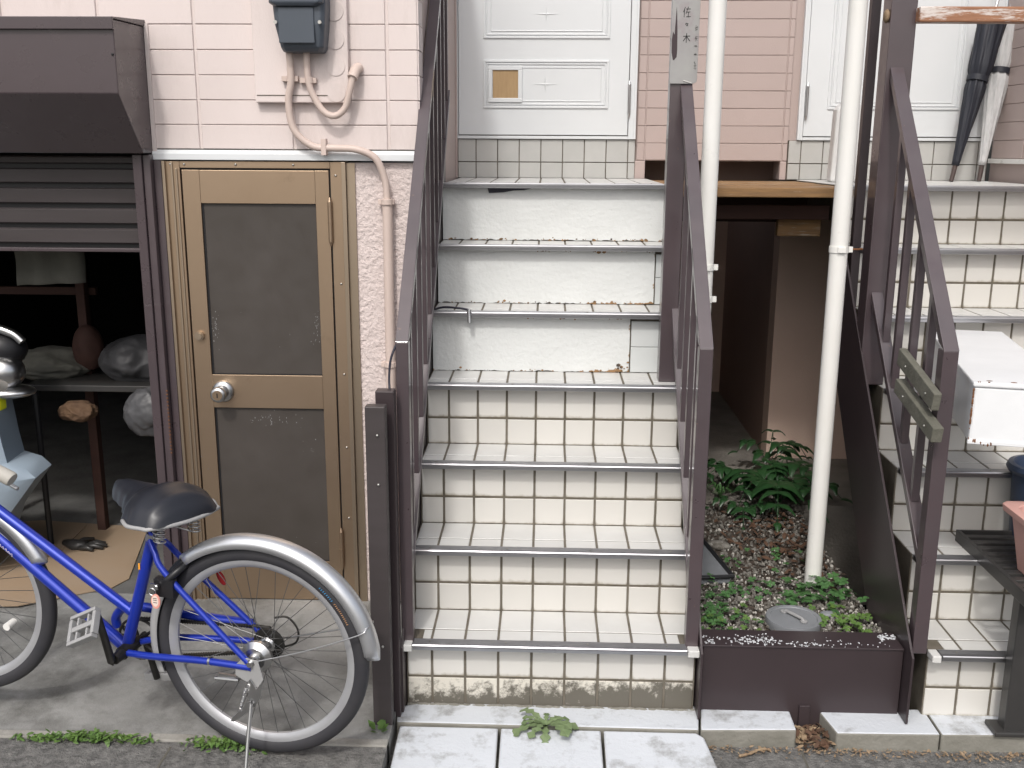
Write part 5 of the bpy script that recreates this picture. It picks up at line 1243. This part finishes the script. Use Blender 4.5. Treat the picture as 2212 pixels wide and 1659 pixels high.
for i in range(NS):
    t_ = i/(NS-1); w, h = sadsec(t_); x = -.075+.262*t_; row = []
    edge = .003*(1-t_)-.012*t_
    for k in range(15):
        q = -1+2*k/14; hh = edge+(h-edge)*(max(0, 1-abs(q)**2.3))**.6
        row.append(bm.verts.new(sd@Vector((x, w*q, hh))))
    rg.append(row)
for i in range(NS-1):
    for k in range(14): bm.faces.new([rg[i][k], rg[i+1][k], rg[i+1][k+1], rg[i][k+1]])
bm.faces.new([r[0] for r in rg]+[r[-1] for r in rg[::-1]])
bm.faces.new(rg[0][::-1]); bm.faces.new(rg[-1])
sad = bo_('saddle', bm, M['saddle'], smooth=True, angle=60)
bm = nb(); loop = [sd@Vector((-.075+.262*i/(NS-1), sadsec(i/(NS-1))[0]+.001, .001+.006*(i/(NS-1))**2)) for i in range(2, 12)]
loop2 = [sd@Vector((-.075+.262*i/(NS-1), -sadsec(i/(NS-1))[0]-.001, .001+.006*(i/(NS-1))**2)) for i in range(2, 12)]
back = [sd@Vector((-.078+.010*(q*q), .070*q, .001)) for q in (-.8, -.4, 0, .4, .8)]
tube(bm, loop2[::-1]+back+loop, .0055, 8); bo_('saddle_trim', bm, M['greyp'], sad, smooth='all')
bm = nb()
for yy in (-.045, .045):
    hx = [sd@Vector((-.035+.012*math.cos(t_*2*PI*5), yy+.012*math.sin(t_*2*PI*5), -.002-.040*t_)) for t_ in [i/80 for i in range(81)]]; tube(bm, hx, .0022, 6)
tube(bm, [sd@Vector((-.035, -.045, -.042)), sd@Vector((.02, -.02, -.036)), sd@Vector((.10, 0, -.006))], .003, 6); tube(bm, [sd@Vector((-.035, .045, -.042)), sd@Vector((.02, .02, -.036)), sd@Vector((.10, 0, -.006))], .003, 6)
bo_('saddle_spring', bm, M['chrome'], sad, smooth='all')
# ring lock, keys, tag, reflectors, decals
bm = nb(); ring = [(.262+.0*k, .055*math.cos(a), .497+.050*math.sin(a)) for k, a in enumerate([R(d_) for d_ in range(-60, 241, 20)])]
cL = Vector((.235, 0, .49)); nrm = Vector((.72, 0, .69)); vu = Vector((-.69, 0, .72))
tube(bm, [cL+Vector((0, 1, 0))*.052*math.cos(R(d_))+vu*.052*math.sin(R(d_))+nrm*.012 for d_ in range(-140, 141, 14)], .0105, 10); bx(bm, .22, .275, .040, .062, .455, .505)
rlk = bo_('ring_lock', bm, M['blackp'], smooth=True)
bm = nb(); tube(bm, [(.262, .066, .488), (.262, .078, .488)], .006, 8); bx(bm, .255, .278, .072, .076, .482, .497); tube(bm, [(.272+.010*math.cos(a*PI/6), .076, .474+.010*math.sin(a*PI/6)) for a in range(12)], .0012, 5, closed=True); bo_('key', bm, M['chrome'], rlk)
bm = nb(); pts = [(.262+.0135*math.cos(a*PI/12), .448+.021*math.sin(a*PI/12)) for a in range(24)]; prism(bm, pts, 'Y', .074, .079); tg_ = bo_('key_tag', bm, M['pinktag'], rlk, bevel=.0015)
bm = nb(); pts = [(.2625+.0095*math.cos(a*PI/12), .450+.016*math.sin(a*PI/12)) for a in range(24)]; prism(bm, pts, 'Y', .0792, .0797); bo_('tag_sticker', bm, mat('pale_tag_print', (.75, .62, .55), .5), rlk)
bm = nb()
for dz_ in (.004, -.001, -.008): bx(bm, .257, .268, .0798, .0801, .454+dz_-.0009, .454+dz_+.0009)
bo_('tag_print', bm, M['streak'], rlk)
bm = nb(); bmesh.ops.create_uvsphere(bm, u_segments=14, v_segments=8, radius=1, matrix=Matrix.Translation((.148, -.06, .470))@Euler((0, R(28), 0)).to_matrix().to_4x4()@Matrix.Diagonal((.010, .008, .024, 1))); bo_('red_reflector', bm, M['redp'], smooth='all')
bm = nb(); tube(bm, [PF(.175, R(205), -.012), PF(.175, R(205), .022)], .011, 12); bo_('spoke_reflector', bm, M['white_paint'], w2, smooth=True)
bm = nb(); bx(bm, .3445, .3495, .0145, .0162, .498, .516); bo_('sticker', bm, M['orange'])
bm = nb(); dd = (dt1-dt0).normalized(); nn = Vector((-dd.z, 0, dd.x)); rnd = random.Random(6)
for i in range(9):
    c = dt0+dd*(.420+i*.0105)+nn*(-.003)+Vector((0, .0172, 0)); s2 = .0042
    tube(bm, [c-dd*s2-nn*s2*rnd.uniform(.2, 1), c+nn*s2*rnd.uniform(.5, 1), c+dd*s2*.8-nn*s2*rnd.uniform(-.5, .8)], .0012, 5)
bo_('frame_lettering', bm, M['white_decal'])
bm = nb()
for i in range(8):
    a = R(128+i*1.3); tube(bm, [PR(.2815, a, .0187), PR(.2865, a+.004, .0187)], .0013, 4)
bo_('tyre_lettering', bm, mat('blue_print', (.05, .22, .42), .6), w1)
bm = nb()
for i in range(12):
    a = R(139.5+i*1.15); tube(bm, [PR(.2815, a, .0187), PR(.2865, a+.004, .0187)], .0013, 4)
bo_('tyre_lettering', bm, mat('orange_print', (.32, .17, .08), .6), w1)
bm = nb(); bx(bm, -.205, -.190, -.004, .004, .118, .124); tube(bm, [(-.198, 0, .120), (-.214, 0, .104)], .003, 6); bo_('valve_stem', bm, M['chrome'], w1)
# handlebar with grip
bm = nb(); tube(bm, smooth_pts([(.62, .252, .858), (.69, .235, .885), (.78, .16, .93), (.84, .04, .95), (.86, 0, .95), (.93, -.05, .95), (1.03, -.16, .94), (1.09, -.26, .90), (1.08, -.39, .84)]), .011, 12); tube(bm, [(.872, 0, .71), (.86, 0, .95)], .0125, 12); hb = bo_('handlebar', bm, M['chrome'], smooth=True)
bm = nb(); tube(bm, [(.520, .252, .820), (.524, .252, .822), (.63, .252, .862)], [.0165, .0185, .0165], 18); bo_('grip', bm, M['grip'], hb, smooth=True)
bm = nb(); tube(bm, [(1.07, -.40, .82), (1.09, -.30, .885)], .017, 18); bo_('grip', bm, M['grip'], hb, smooth=True)
bm = nb(); tube(bm, smooth_pts([(.63, .235, .845), (.58, .222, .805), (.53, .225, .785)]), .005, 8); bo_('brake_lever', bm, M['chrome'], hb, smooth='all')

# tidy helper properties
for o in bpy.data.objects:
    if '_local' in o: del o['_local']
for m_ in bpy.data.materials:
    if 'nodes' in m_: del m_['nodes']
